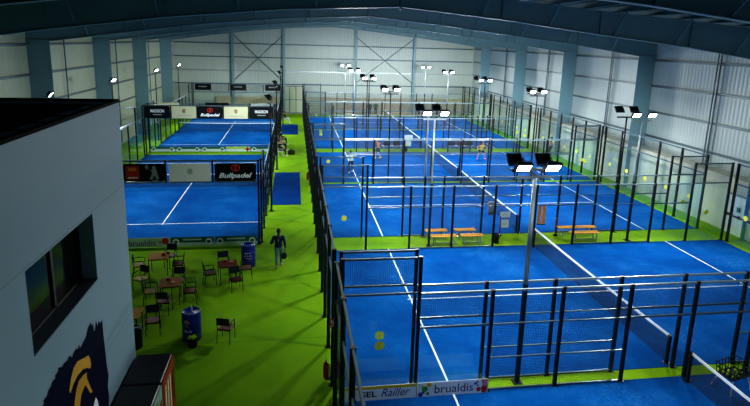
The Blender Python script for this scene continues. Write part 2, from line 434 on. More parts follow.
def post_me(h, w=.085, d=.085, m=BLACK):
    def f():
        b = MB(); b.box((0, 0, h / 2), (w, d, h)); b.box((0, 0, .01), (w + .09, d + .07, .02)); b.box((0, 0, h + .008), (w + .015, d + .015, .016))
        for z in (.35, 1.2, 2.1, 2.9):
            if z < h: b.box((0, -d / 2 - .01, z), (.04, .02, .06))
        return b.mesh('post', m)
    return cached(('post', h, w, d, m.name), f)
RAILTOP = mat('rail_lit', '#9fb2bb', .35, .3, .08)  # paler colour for top rails: the highlight on them is painted in
def rail_me(L, m=STEELBLUE, h=.05): return cached(('rail', round(L, 3), m.name, h), lambda: MB().box((L / 2, 0, 0), (L, .05, h)).mesh('rail', m))
def pane_me(L, h, m, nm, t=.012):
    def f():
        b = MB()
        if nm == 'mesh_panel': b.quad((0, 0, 0), (L, 0, 0), (L, 0, h), (0, 0, h))
        else: b.box((L / 2, 0, h / 2), (L, t, h))
        return b.mesh(nm, m)
    return cached(('pane', round(L, 3), h, nm), f)

def long_fence(y, label, name='court_fence', rz=0, x=X0, step=2.017, doors=(4, 5), mid=(1.0, 2.0), loc=None, thick=.085):
    """20 m side: glass steps at both ends, wire mesh between, two door gaps by the net"""
    t = thing(name, label, 'fence', loc or (x, y, 0), rz, 'padel court enclosure fences')
    n = 10
    for i in range(n + 1):
        put('post', post_me(4.0 if i in (0, 1, n - 1, n) else 3.0, thick), t, (i * step, 0, 0))
    for i in range(n):
        xa, L = i * step + .045, step - .09
        e = min(i, n - 1 - i)
        if e == 0:
            put('glass_panel', pane_me(L, 2.94, GLASS, 'glass_panel'), t, (xa, 0, .03)); put('mesh_panel', pane_me(L, .94, MESH, 'mesh_panel'), t, (xa, 0, 3.03))
            for z in (3.0, 3.975): put('rail', rail_me(L), t, (xa, 0, z))
        elif e == 1:
            put('glass_panel', pane_me(L, 1.94, GLASS, 'glass_panel'), t, (xa, 0, .03)); put('mesh_panel', pane_me(L, .94, MESH, 'mesh_panel'), t, (xa, 0, 2.03))
            for z in (2.0, 2.975): put('rail', rail_me(L, RAILTOP if z > 2.5 else STEELBLUE), t, (xa, 0, z))
        elif i in doors:
            put('mesh_panel', pane_me(L, .94, MESH, 'mesh_panel'), t, (xa, 0, 2.03))
            for z in (2.0, 2.975): put('rail', rail_me(L, RAILTOP if z > 2.5 else STEELBLUE), t, (xa, 0, z))
        else:
            put('mesh_panel', pane_me(L, 2.9, MESH, 'mesh_panel'), t, (xa, 0, .05))
            for z in (.04,) + tuple(mid) + (2.975,): put('rail', rail_me(L, RAILTOP if z == 2.975 else STEELBLUE, .05 if z == 2.975 else .03), t, (xa, 0, z))
    return t
def end_fence(loc, rz, label, n=5, step=2.0, thick=.11, glass_top=3.0, h=4.0, frameless=False):
    """10 m end: 3 m of glass with 1 m of wire mesh above"""
    t = thing('court_fence', label, 'fence', loc, rz, 'padel court enclosure fences')
    for i in range(n + 1):
        if frameless and 0 < i < n: put('post', cached('shortpost', lambda: MB().box((0, 0, .5), (.07, .07, 1.0)).mesh('post', BLACK)), t, (i * step, 0, 3.0))
        else: put('post', post_me(h, .085, thick), t, (i * step, 0, 0))
    for i in range(n):
        xa, L = i * step + .045, step - .09
        put('glass_panel', pane_me(L, glass_top - .06, GLASS, 'glass_panel'), t, (xa, 0, .03)); put('mesh_panel', pane_me(L, h - glass_top - .06, MESH, 'mesh_panel'), t, (xa, 0, glass_top + .03))
        for z in (glass_top, h - .025): put('rail', rail_me(L, STEELBLUE, .07), t, (xa, 0, z))
    return t
for i, y0 in enumerate(Y0S):
    if i > 0: long_fence(y0 - .0, f'black steel and mesh fence along the near side of the {ORD[i]} right-hand court', mid=(1.0, 2.0) if i == 1 else (2.0,))
    long_fence(y0 + 10.0 - .02, f'black steel and mesh fence along the far side of the {ORD[i]} right-hand court', mid=(1.0, 2.0) if i == 0 else (2.0,))
    end_fence((X0 - .17, y0 + .19, 0), PI / 2, f'glass end wall beside the corridor, left end of the {ORD[i]} right-hand court', step=1.92)
    if i > 0: end_fence((X1 + .17, y0 + .19, 0), PI / 2, f'glass end wall by the right wall, right end of the {ORD[i]} right-hand court', step=1.92)
LX0 = -11.62
for y0, nm in ((24.5, 'nearer'), (45.75, 'farther')):
    end_fence((LX0, y0 - .06, 0), 0, f'glass end wall with blue rail at the near end of the {nm} left court', frameless=True)
    end_fence((LX0, y0 + 20.06, 0), 0, f'glass end wall at the far end of the {nm} left court', frameless=True)
    long_fence(0, f'black post and mesh fence along the corridor side of the {nm} left court', rz=PI / 2, loc=(LX0 + 10.1, y0 + .16, 0), step=1.968)
    long_fence(0, f'black post and mesh fence along the outer side of the {nm} left court', rz=PI / 2, loc=(LX0 - .1, y0 + .16, 0), step=1.968)

# nets
def net(loc, rz, label):
    t = thing('court_net', label, 'net', loc, rz, 'padel court nets')
    put('net_mesh', cached('netmesh', lambda: MB().add([(0, .22 + 9.56 * k / 24, .04 + 0) for k in range(25)] + [(0, .22 + 9.56 * k / 24, .90 - .04 * math.sin(PI * k / 24)) for k in range(25)], [(k, k + 1, k + 26, k + 25) for k in range(24)]).mesh('net_mesh', NET)), t)
    def tape():
        b = MB()
        for k in range(24):
            z = lambda q: .90 - .04 * math.sin(PI * q / 24)
            b.bar((0, .22 + 9.56 * k / 24, z(k)), (0, .22 + 9.56 * (k + 1) / 24, z(k + 1)), .03, .075)
        return b.mesh('tape', LINE)
    put('tape', cached('nettape', tape), t)
    for y in (.2, 9.76): put('net_post', cached('netpost', lambda: MB().box((0, 0, .47), (.08, .08, .94)).box((0, 0, .012), (.22, .16, .024)).tube([(0, -.05, .8), (0, .05, .8)], .05).mesh('net_post', BLACK)), t, (0, y, 0))
    return t
for i, y0 in enumerate(Y0S): net((NETX, y0, 0), 0, f'dark net with white top tape across the {ORD[i]} right-hand court')
for y0, nm in ((24.5, 'nearer'), (45.75, 'farther')): net((LX0 + 10, y0 + 10, 0), PI / 2, f'dark net with white top tape across the {nm} left court')

# yellow ball stickers on the glass
STK = mat('sticker_yellow', '#f4f018', .5, var=.02)
def ball_me():
    b = MB(); n = 20; b.poly([(.13 * math.cos(2 * PI * k / n), 0, .13 * math.sin(2 * PI * k / n)) for k in range(n)])
    b.cur = 1
    for s in (-1, 1):
        arc = [(s * (.15 - .08 * math.cos(a)), -.002, .1 * math.sin(a) * 1.0) for a in [(-1.1 + 2.2 * k / 8) for k in range(9)]]
        for k in range(8):
            a, c = arc[k], arc[k + 1]; b.quad((a[0] - .008, a[1], a[2]), (a[0] + .008, a[1], a[2]), (c[0] + .008, c[1], c[2]), (c[0] - .008, c[1], c[2]))
    return b.mesh('ball_sticker', [STK, LINE])
def sticker(loc, rz, label):
    o = put('ball_sticker', cached('ballst', ball_me), None, loc, (0, 0, rz)); tag(o, label, 'sticker', 'yellow ball stickers on the glass')
for i, y0 in enumerate(Y0S):
    if i > 0:
        if i not in (2, 3): sticker((2.28, y0 - .012, 1.55), 0, f'yellow ball sticker on corner glass, near left of the {ORD[i]} right-hand court')
        sticker((20.3, y0 - .012, 1.5), 0, f'yellow ball sticker on corner glass, near right of the {ORD[i]} right-hand court')
    if i < 4: sticker((2.2, y0 + 9.968, 1.55), 0, f'yellow ball sticker on corner glass, far left of the {ORD[i]} right-hand court')
    if 0 < i < 4: sticker((20.3, y0 + 9.968, 1.5), 0, f'yellow ball sticker on corner glass, far right of the {ORD[i]} right-hand court')
    if 0 < i < 5:
        for k in range(5): sticker((X1 + .155, y0 + 1.1 + 1.95 * k, 1.5), -PI / 2, f'yellow ball sticker on {["first", "second", "third", "fourth", "fifth"][k]} end glass pane, right end of the {ORD[i]} right-hand court')

# ------------------------------------------------------------------ floodlight poles
def flood_me():
    b = MB(); b.loft([[(-.2, .10, -.15), (.2, .10, -.15), (.2, .10, .15), (-.2, .10, .15)], [(-.27, 0, -.21), (.27, 0, -.21), (.27, 0, .21), (-.27, 0, .21)], [(-.27, -.06, -.21), (.27, -.06, -.21), (.27, -.06, .21), (-.27, -.06, .21)]])
    for k in range(7): b.box((-.18 + .06 * k, .12, 0), (.015, .07, .26))
    for x in (-.29, .29): b.box((x, .02, -.12), (.015, .05, .3))
    b.box((0, .02, -.27), (.6, .06, .02))
    return b.mesh('floodlight', mat('lamp_body', '#1a1f26', .5))
def lens_me(lit): return MB().box((0, -.064, 0), (.44, .008, .30)).mesh('lens', LAMP if lit else LAMPOFF)
POWER = 1500
def flood(t, x, z, yaw, tilt, lit=True, power=1.0, y=0):
    f = put('floodlight', cached('flood', flood_me), t, (x, y, z), (tilt, 0, yaw)); f.scale = (.78, .78, .78)
    put('lens', cached(('lens', lit), lambda: lens_me(lit)), f)
    if power > 0:
        ld = bpy.data.lights.new('flood_beam', 'SPOT'); ld.energy = POWER * power; ld.spot_size = math.radians(132); ld.spot_blend = .6
        ld.shadow_soft_size = .22; ld.color = (.96, 1.0, .97)
        lo = bpy.data.objects.new('flood_beam', ld); COL.objects.link(lo); lo.parent = f
        lo.location = (0, -.2, 0); lo.rotation_euler = (-PI / 2, 0, 0)
def pole(x, y, label, faces, h=6.0, m=STEEL, rz=0, arm=.8, power=1.0, single=False):
    """faces: -1 = towards the camera, +1 = away"""
    t = thing('floodlight_pole', label, 'floodlight', (x, y, 0), rz, 'court floodlight poles')
    b = MB(); b.tube([(0, 0, 3.0), (0, 0, h)], [.065, .05] if y < 14 else [.045, .038], 10); b.build('pole', m, t)
    b = MB(); b.box((0, 0, 1.5), (.11, .11, 3.05) if y < 14 else (.09, .09, 3.05)); b.box((0, 0, .012), (.26, .26, .024)); b.build('pole_sleeve', BLACK if m is not LINE else m, t)
    b = MB(); b.box((0, 0, h + .02), (arm + .25, .07, .06)); b.box((0, -.09, h + .0), (arm + .25, .03, .03)) if False else None
    if len(faces) > 1: b.box((0, .45, h + .12), (arm + .25, .07, .06)); b.box((0, .22, h + .06), (.06, .5, .06))
    b.build('crossarm', m, t)
    for fc in faces:
        for sx in ((0,) if single else (-1, 1)):
            flood(t, sx * arm / 2, h + .32 if fc < 0 else h + .42, 0 if fc < 0 else PI, math.radians(40), True, power, y=-.12 if fc < 0 else (.45 if len(faces) > 1 else .1))
    return t
WH = mat('pole_white', '#c4ccd0', .4, .1)
R1, R2 = 6.25, 16.4
def wrow(x): return 'left row' if x < 10 else 'right row'
pole(R1, 13.1, 'tall grey floodlight pole with four lamps beside the front mesh fence', (-1, 1), m=STEEL, power=.65)
for x in (R1, R2):
    w = wrow(x)
    pole(x, 2.6, f'floodlight pole at the near edge of the nearest court, {w}', (1,), m=STEEL, power=.25 if x > 10 else .10)
    pole(x, 23.62, f'floodlight pole with lamps facing the camera at the nearer bench strip, {w}', (-1,), m=WH if x == R1 else STEEL)
    pole(x, 24.85, f'floodlight pole with dark lamp backs at the nearer bench strip, {w}', (1,), m=WH if x == R1 else BLACK)
    pole(x, 35.2, f'floodlight pole with four lamps between the third and fourth courts, {w}', (-1, 1), m=BLACK)
    pole(x, 45.7, f'floodlight pole with lamps facing the camera at the farther bench strip, {w}', (-1,), m=BLACK)
    pole(x, 46.9, f'floodlight pole with lamp backs to the camera at the farther bench strip, {w}', (1,), m=BLACK if x == R1 else WH)
    pole(x, 57.27, f'white floodlight pole with four lamps behind the fifth court, {w}', (-1, 1), m=WH)
    pole(x, 67.75, f'white floodlight pole behind the farthest court, {w}', (-1,), m=WH)
for y, nm in ((29.4, 'near half of the nearer left court'), (39.3, 'far half of the nearer left court'), (51.2, 'near half of the farther left court'), (61, 'far half of the farther left court')):
    pole(LX0 - .62, y, f'thin floodlight pole by the left wall, {nm}', (-1,), m=BLACK, rz=PI / 2 + (.12 if y < 30 else -.35), single=True, arm=.3, power=1.3)
    pole(LX0 + 10.36, y, f'thin floodlight pole at the corridor, {nm}', (-1,), m=BLACK, rz=-PI / 2 - .3, single=True, arm=.3, power=.85 if y < 30 else 1.3)

# ------------------------------------------------------------------ white building on the left
BX, BY, BH = -3.8, 12.55, 7.95
WY0, WY1, WZ0, WZ1, WD = 7.87, 10.54, 4.71, 6.05, .30
BWALL = mat_plaster('building_render', '#86a2b0', (6.09, 3.03))
m = MB()
def wallbox(y0, y1, z0, z1): m.box((BX - .2, (y0 + y1) / 2, (z0 + z1) / 2), (.4, y1 - y0, z1 - z0))
wallbox(-5, WY0, 0, BH); wallbox(WY1, BY, 0, BH); wallbox(WY0, WY1, 0, WZ0); wallbox(WY0, WY1, WZ1, BH)
m.box(((BX + XL) / 2 - .2, BY - .2, BH / 2), (BX - XL - .4, .4, BH))
struct('wall_building', m, BWALL, 'pale grey rendered building with a window and painted emblem at the left')
m = MB(); m.box(((BX + XL) / 2, BY / 2 - 2.5, BH - .12), (BX - XL - .1, BY + 4.9, .2))
for k in range(22): m.box(((BX + XL) / 2, -4.6 + .78 * k, BH - .01), (BX - XL - .3, .06, .05))
m.box((BX - .02, BY / 2 - 2.5, BH + .02), (.1, BY + 5, .06)); m.box(((BX + XL) / 2, BY - .02, BH + .02), (BX - XL, .1, .06))
struct('roof_building', m, mat('roof_black', '#04070a', .9, spec=.05), 'flat black ribbed roof of the pale building')
win = thing('window_1', 'recessed dark two-pane window in the pale building wall', 'window', (BX - WD, (WY0 + WY1) / 2, (WZ0 + WZ1) / 2)); win['kind'] = 'structure'; del win['category']
w, h = WY1 - WY0, WZ1 - WZ0
m = MB()
for y in (-w / 2 + .035, w / 2 - .035, .12): m.box((0, y, 0), (.07, .07, h))
for z in (-h / 2 + .035, h / 2 - .035): m.box((0, 0, z), (.07, w, .07))
m.build('window_frame', mat('window_frame_brown', '#1d1716', .5), win)
for y0, y1 in ((-w / 2 + .07, .085), (.155, w / 2 - .07)):
    MB().box((-.01, (y0 + y1) / 2, 0), (.02, y1 - y0, h - .14)).build('pane', DARKGLASS, win)
MB().box((.16, 0, -h / 2 + .012), (.3, w - .01, .024)).build('window_sill', mat('sill_grey_blue', '#39505a'), win)
# painted emblem, flat on the wall: outline points given as (y, z) on the wall plane
NAVY = [(10.586, 3.824), (10.593, 3.506), (10.625, 3.082), (10.635, 2.84), (10.69, 2.506), (10.602, 2.326), (10.627, 2.068), (10.541, 1.827), (10.395, 1.452), (9.505, 1.826), (8.697, 2.603), (8.186, 3.118), (7.927, 3.556), (7.928, 3.844), (8.014, 3.83), (7.984, 3.897), (8.126, 3.885), (8.176, 3.942), (8.27, 3.944), (8.329, 3.996), (8.44, 3.968), (8.431, 4.02), (8.562, 4.027), (8.545, 4.085), (8.701, 4.003), (8.789, 4.023), (8.91, 3.985), (9.006, 4.022), (9.095, 3.916), (9.162, 3.96), (9.284, 3.985), (9.363, 3.912), (9.406, 3.998), (9.443, 3.889), (9.543, 3.895), (9.649, 3.92), (9.755, 3.937), (9.82, 3.995), (9.884, 4.048), (10.024, 4.077), (10.057, 3.978), (10.117, 3.999), (10.135, 3.825), (10.19, 3.821), (10.28, 3.974), (10.321, 3.83), (10.408, 3.893), (10.476, 3.8)]
YEL1 = [(9.774, 3.543), (9.57, 3.617), (9.287, 3.729), (9.109, 3.717), (8.972, 3.608), (8.857, 3.438), (8.898, 3.374), (9.051, 3.453), (9.233, 3.483), (9.471, 3.45), (9.655, 3.361), (9.816, 3.246), (9.857, 3.311), (9.831, 3.437)]
YEL2 = [(9.627, 3.289), (9.446, 3.34), (9.266, 3.357), (9.128, 3.272), (9.004, 3.079), (8.966, 2.799), (9.109, 2.636), (9.23, 2.913), (9.307, 3.042), (9.456, 3.095), (9.544, 3.088), (9.636, 2.915), (9.727, 2.78), (9.806, 2.768), (9.703, 2.977), (9.614, 3.174)]
WHT = [(9.94, 2.549), (9.825, 2.475), (9.713, 2.278), (10.07, 1.946), (10.053, 2.273), (10.013, 2.423)]
em = thing('wall_emblem', 'navy and yellow painted crest emblem on the pale building wall', 'emblem', (BX, 9.3, 1.4))
def flat_on_wall(pts, dx, name, m): return MB().poly([(dx, y - 9.3, z - 1.4) for y, z in pts]).build(name, m, em)
flat_on_wall(NAVY, .006, 'navy_field', mat('emblem_navy', '#04102c', .8, spec=.03)); flat_on_wall(YEL1, .010, 'yellow_plume', mat('emblem_yellow', '#d09a1c', .6))
flat_on_wall(YEL2, .010, 'yellow_plume', mat('emblem_yellow', '#d09a1c', .6)); flat_on_wall(WHT, .010, 'white_mark', LINE)

# two drinks machines against the building
MBODY = mat('machine_black', '#131b22', .45, .1)
def machine(y, label, front, tint, band):
    t = thing('vending_machine', label, 'vending machine', (BX + .03, y, 0))
    MB().bevbox((.42, 0, .935), (.82, 1.18, 1.87), .03).build('cabinet', MBODY, t)
    f = MB().box((.85, 0, .95), (.03, 1.14, 1.8)).build('front_panel', mat(front + '_panel', front, .35), t)
    MB().box((.868, -.16, 1.15), (.012, .72, 1.15)).build('display_window', mat(tint + '_display', tint, .2, emit=tint, es=.15), f)
    MB().box((.868, .40, 1.2), (.014, .2, .7)).build('selector_panel', mat(band + '_band', band, .3), f)
    m = MB(); m.box((.87, -.1, .3), (.02, .6, .22)); m.build('delivery_flap', BLACK, f)
    m = MB()
    for k in range(3): m.box((.876, -.38 + .22 * k, 1.2), (.012, .1, .9))
    m.build('display_stripe', mat('stripe_cream', '#d9d6b8', .4), f)
    return t
machine(11.88, 'red drinks vending machine at the far corner of the pale building', '#9c1210', '#8a2c1c', '#5a0a0c')
machine(10.66, 'vending machine with green and white front, nearer one against the pale building', '#9fb3ac', '#5d8a48', '#8d1512')

# ------------------------------------------------------------------ bins and barrels
def barrel(loc, label, detail):
    t = thing('drum', label, 'drum', loc)
    MB().lathe([(.27, 0), (.29, .02), (.29, .3), (.297, .31), (.297, .33), (.29, .34), (.29, .6), (.297, .61), (.297, .63), (.29, .64), (.29, .92), (.28, .95), (.262, .955), (.255, .93), (.01, .93)], 28).build('drum_body', mat('drum_blue', '#0d1f8c', .35), t)
    return t
b1 = barrel((-1.92, 21.95, 0), 'blue drum with pale lettering standing between the corner court and the walking woman', 0)
for k, (z, w) in enumerate(((.66, .2), (.55, .26), (.44, .16))):
    o = lettering('PADEL' if False else '- - -', w, .035, LINE, b1, (0, -.294, z), name='print')
b2 = barrel((-3.22, 16.35, 0), 'blue drum with orange emblem and a bottle standing on its lid', 1)
m = MB()
def curved(pts, r=.2945, a0=-PI / 2 - .35):
    return [(r * math.cos(a0 + x / r), r * math.sin(a0 + x / r), z) for x, z in pts]
m.add(curved([(-.1, .70), (-.02, .78), (.08, .74), (.12, .64), (.06, .68), (.0, .69), (-.06, .64)]), [(0, 1, 2, 3, 4, 5, 6)])
m.add(curved([(-.02, .66), (.04, .67), (.02, .58), (.09, .50), (.01, .54), (-.04, .60)]), [(0, 1, 2, 3, 4, 5)])
m.build('emblem', mat('emblem_orange', '#d98a1c', .5), b2)
lo = lettering('ULA', .26, .085, LINE, b2, (0, 0, 0), bold=.01)
me = lo.data
for v in me.vertices:
    a = -PI / 2 - .25 + v.co.x / .296; z = .40 + v.co.y
    v.co = (.2965 * math.cos(a), .2965 * math.sin(a), z)
lo.rotation_euler = (0, 0, 0)
t = thing('water_bottle', 'small clear bottle standing on the lid of the blue drum', 'bottle', (-3.2, 16.33, .932))
MB().lathe([(.03, 0), (.034, .01), (.034, .13), (.012, .17), (.012, .2)], 12).build('bottle_body', mat('bottle_pale', '#c9d6dd', .2), t)
MB().lathe([(.015, .195), (.015, .22), (.002, .222)], 10).build('cap', LINE, t)
t = thing('ball_bucket', 'small black bucket full of yellow-green balls in front of the blue drum', 'bucket', (-3.12, 15.88, 0))
MB().lathe([(.13, 0), (.17, .3), (.185, .3), (.185, .32), (.165, .32), (.14, .05), (.01, .05)], 20).build('bucket_body', BLACK, t)
m = MB()
for k in range(13):
    a = k * 2.4; r = .035 * math.sqrt(k) ; m.ell((r * math.cos(a), r * math.sin(a), .30 + .02 * (k % 2)), (.033,) * 3, None, 8, 6)
m.build('balls', mat('ball_lime', '#a7d81f', .8), t)['kind'] = 'stuff'
t = thing('waste_bin', 'black waste bin at the corner of the pale building', 'bin', (-4.82, 15.98, 0))
MB().lathe([(.17, 0), (.2, .02), (.22, .6), (.23, .61), (.23, .64), (.2, .64), (.19, .1), (.01, .1)], 20).build('bin_body', BLACK, t)
MB().lathe([(.2, .64), (.21, .645), (.17, .70), (.09, .71), (.08, .68), (.01, .68)], 20).build('lid', mat('bin_lid', '#20262c', .4), t)
for y0, w in ((24.2, 'nearer'), (46.15, 'farther')):
    t = thing('waste_bin', f'small black bin on the green strip beside the {w} benches', 'bin', (9.62, y0 - .45, 0))
    MB().lathe([(.12, 0), (.13, .01), (.16, .42), (.17, .43), (.17, .46), (.145, .46), (.12, .05), (.01, .05)], 16).build('bin_body', BLACK, t)

# ------------------------------------------------------------------ cafe tables and chairs
CH = mat('chair_black', '#0c0f13', .5, .2)
WOODS = {'cream': mat('seat_cream', '#cdb06c', .7, scale=14), 'brown': mat('seat_brown', '#6f4434', .5, scale=14), 'red': mat('seat_red_brown', '#5e2c28', .5, scale=14)}
def chair_parts(seat):
    def f():
        s = MB().bevbox((0, 0, .45), (.42, .42, .035), .05).mesh('seat', WOODS[seat])
        L = {}
        for sx in (-1, 1):
            L[sx, 1] = MB().tube([(sx * .21, .20, 0), (sx * .21, .19, .64), (sx * .21, .15, .66)], .013, 8).mesh('leg', CH)
            L[sx, -1] = MB().tube([(sx * .21, -.24, 0), (sx * .20, -.19, .45), (sx * .20, -.24, .86)], .013, 8).mesh('leg', CH)
        fr = MB()
        for sx in (-1, 1): fr.bar((sx * .205, -.19, .425), (sx * .205, .19, .425), .02)
        for sy in (-.19, .19): fr.bar((-.205, sy, .425), (.205, sy, .425), .02)
        arm = {sx: MB().tube([(sx * .21, .16, .66), (sx * .215, 0, .672), (sx * .205, -.215, .665)], [.014, .02, .014], 8).mesh('armrest', CH) for sx in (-1, 1)}
        bk = MB().bevbox((0, 0, 0), (.37, .02, .26), .008).mesh('backrest', mat('chair_back_navy', '#131b2c', .5))
        return s, L, fr.mesh('seat_frame', CH), arm, bk
    return cached(('chair', seat), f)
def chair(x, y, facing, seat, label):
    """facing: direction the sitter looks, degrees from +Y, clockwise"""
    s, L, fr, arm, bk = chair_parts(seat)
    t = thing('cafe_chair', label, 'chair', (x, y, 0), -math.radians(facing), 'cafe chairs on the turf')
    put('seat', s, t); put('seat_frame', fr, t); put('backrest', bk, t, (0, -.228, .74), (.12, 0, 0))
    for k in L: put('leg', L[k], t)
    for k in arm: put('armrest', arm[k], t)
    return t
def table(x, y, rz, wood, label, size=.74):
    t = thing('cafe_table', label, 'table', (x, y, 0), rz, 'square cafe tables')
    MB().bevbox((0, 0, .735), (size, size, .03), .02).build('tabletop', wood, t)
    m = MB(); q = size / 2 - .06
    for s in (-1, 1): m.bar((-q, s * q, .70), (q, s * q, .70), .025, .04); m.bar((s * q, -q, .70), (s * q, q, .70), .025, .04)
    m.build('apron', CH, t)
    for sx in (-1, 1):
        for sy in (-1, 1): put('leg', cached('tleg', lambda: MB().box((0, 0, .36), (.028, .028, .72)).box((0, 0, .006), (.04, .04, .012)).mesh('leg', CH)), t, (sx * q, sy * q, 0))
    return t
TW = mat('table_oak', '#b8853e', .7, scale=9, spec=.1); TB = mat('table_brown', '#8a5530', .7, scale=9, spec=.1); TR = mat('table_red_brown', '#7c3a2a', .7, scale=9, spec=.1)
table(-5.38, 21.5, .1, TW, 'pale wooden cafe table nearest the low sponsor banner', .8)
table(-4.40, 18.95, .12, TB, 'brown cafe table in the middle with a pale dish on it', .74)
table(-2.58, 20.5, .15, TR, 'reddish brown cafe table beside the blue drum', .7)
table(-5.2, 16.75, 0, TW, 'wooden cafe table half hidden behind the pale building corner', .74)
chair(-6.1, 21.35, 80, 'cream', 'black armchair with cream seat at left of the pale wooden table')
chair(-4.62, 21.35, 265, 'red', 'black armchair with dark red seat at right of the pale wooden table')
chair(-5.1, 22.25, 185, 'brown', 'black armchair behind the pale wooden table, back to the court')
chair(-5.7, 20.05, 205, 'cream', 'black armchair with cream seat alone in front of the pale wooden table')
chair(-5.08, 18.95, 85, 'cream', 'black armchair with cream seat at left of the brown middle table')
chair(-3.72, 18.85, 265, 'brown', 'black armchair at right of the brown middle table')
chair(-4.3, 19.78, 180, 'brown', 'black armchair behind the brown middle table')
chair(-4.45, 18.15, 5, 'red', 'black armchair with dark red seat in front of the brown middle table')
chair(-3.25, 20.35, 70, 'red', 'black armchair with dark seat at left of the reddish table')
chair(-2.85, 21.25, 170, 'brown', 'black armchair behind the reddish table')
chair(-2.2, 19.68, 160, 'red', 'black armchair with its back to the reddish table, facing the camera')
chair(-1.92, 20.75, 265, 'brown', 'black armchair at right of the reddish table, in front of the drum')
chair(-4.5, 16.8, 170, 'red', 'black armchair with reddish seat near the building corner and black bin')
chair(-2.15, 16.15, 15, 'brown', 'black armchair standing alone on the turf right of the emblem drum')
RED = mat('holder_red', '#8d1d1c', .4)
def holder(x, y, label):
    t = thing('napkin_holder', label, 'napkin holder', (x, y, .75))
    m = MB(); m.box((0, 0, .008), (.12, .08, .016)); m.box((0, -.035, .06), (.12, .008, .1)); m.box((0, .035, .06), (.12, .008, .1)); m.build('holder', RED, t)
    MB().box((0, 0, .065), (.1, .05, .09)).build('napkins', mat('paper', '#c9b9a6', .9), t)
def dish(x, y, label, c='#c7b28c'):
    t = thing('ashtray', label, 'dish', (x, y, .75)); MB().lathe([(.04, 0), (.07, .035), (.075, .04), (.06, .035), (.035, .01), (.003, .01)], 16).build('dish_body', mat('dish' + c, c, .4), t)
holder(-5.2, 21.5, 'red napkin holder on the pale wooden table, left one'); holder(-5.05, 21.65, 'red napkin holder on the pale wooden table, right one')
holder(-4.5, 19.1, 'red napkin holder on the brown middle table'); dish(-4.3, 18.9, 'pale round dish on the brown middle table')
holder(-2.7, 20.6, 'red napkin holder on the reddish table'); dish(-2.45, 20.6, 'pale round dish on the reddish table')

# ------------------------------------------------------------------ mats, benches
BM = mat('mat_blue', (.0008, .045, .22, 1), .95, spec=.03)
for x, y, l, lab in ((-.5, 34.4, 7.8, 'large blue carpet mat on the green corridor, nearer one'), (-.5, 57.5, 6.6, 'blue carpet mat on the green corridor, farther one')):
    tag(MB().bevbox((0, 0, .008), (1.74, l, .016), .01).build('carpet_mat', BM, None, (x, y, 0)), lab, 'mat')
def bench(x, y, L, label, top, rz=0):
    t = thing('bench', label, 'bench', (x, y, 0), rz, 'benches between the courts')
    m = MB()
    for sy in (-.1, .1): m.box((0, sy, .445), (L, .17, .03))
    m.build('seat', top, t)
    for sx in (-1, 1):
        b = MB(); q = sx * (L / 2 - .18)
        for sy in (-.17, .17): b.bar((q, sy, 0), (q, sy, .43), .035)
        b.bar((q, -.17, .41), (q, .17, .41), .035); b.bar((q, -.17, .1), (q, .17, .1), .03); b.build('leg', STEEL, t)
    b = MB(); b.bar((-(L / 2 - .18), 0, .1), (L / 2 - .18, 0, .1), .03); b.build('stretcher', STEEL, t)
PINE = mat('bench_pine', '#e0a248', .8, scale=10, spec=.05); PALE = mat('bench_pale', '#cfd5d6', .5)
bench(6.82, 24.5, 1.1, 'pine bench in the back row left, short one beside the left lamp pole', PINE); bench(8.28, 24.5, 1.05, 'pine bench in the back row, second from the left', PINE)
bench(7.0, 23.72, 1.25, 'pine bench in the front row left on the nearer green strip', PINE); bench(8.38, 23.72, 1.1, 'pine bench in the front row, right beside the small black bin', PINE)
bench(14.15, 24.5, 2.0, 'long pine bench in the back row on the right half of the strip', PINE); bench(14.15, 23.72, 1.5, 'pine bench in the front row on the right half of the strip', PINE)
bench(8.5, 46.1, 1.9, 'pale bench with bags on the farther strip, left half', PALE); bench(14.65, 46.1, 2.3, 'pale bench with bags on the farther strip, right half', PALE)
def bag(x, y, z, c, label, s=1.0):
    t = thing('sports_bag', label, 'bag', (x, y, z), 0, 'sports bags on the benches')
    m = mat('bag' + c, c, .7)
    MB().loft([[(px * s * k, py * s * k, zz * s) for px, py in ((.26, .1), (.2, .14), (-.2, .14), (-.26, .1), (-.26, -.1), (-.2, -.14), (.2, -.14), (.26, -.1))] for zz, k in ((0, .85), (.04, 1), (.24, 1), (.32, .8), (.35, .45))], True, True).build('bag_body', m, t)
    MB().tube([(-.14 * s, 0, .33 * s), (-.1 * s, 0, .43 * s), (.1 * s, 0, .43 * s), (.14 * s, 0, .33 * s)], .014, 6).build('handle', BLACK, t)
bag(8.0, 46.1, .46, '#141820', 'black sports bag on the left pale bench, left one', 1.2); bag(8.85, 46.1, .46, '#30181c', 'dark red sports bag on the left pale bench, right one', 1.2)
bag(13.85, 46.1, .46, '#161a2c', 'navy sports bag on the right pale bench, left one', 1.2); bag(14.65, 46.1, .46, '#4a1a1e', 'dark red sports bag on the right pale bench, middle one', 1.2); bag(15.4, 46.1, .46, '#12161a', 'black sports bag on the right pale bench, right one', 1.3)
bag(-.25, 44.6, 0, '#15181a', 'black sports bag on the turf beside the seated people', 1.1)

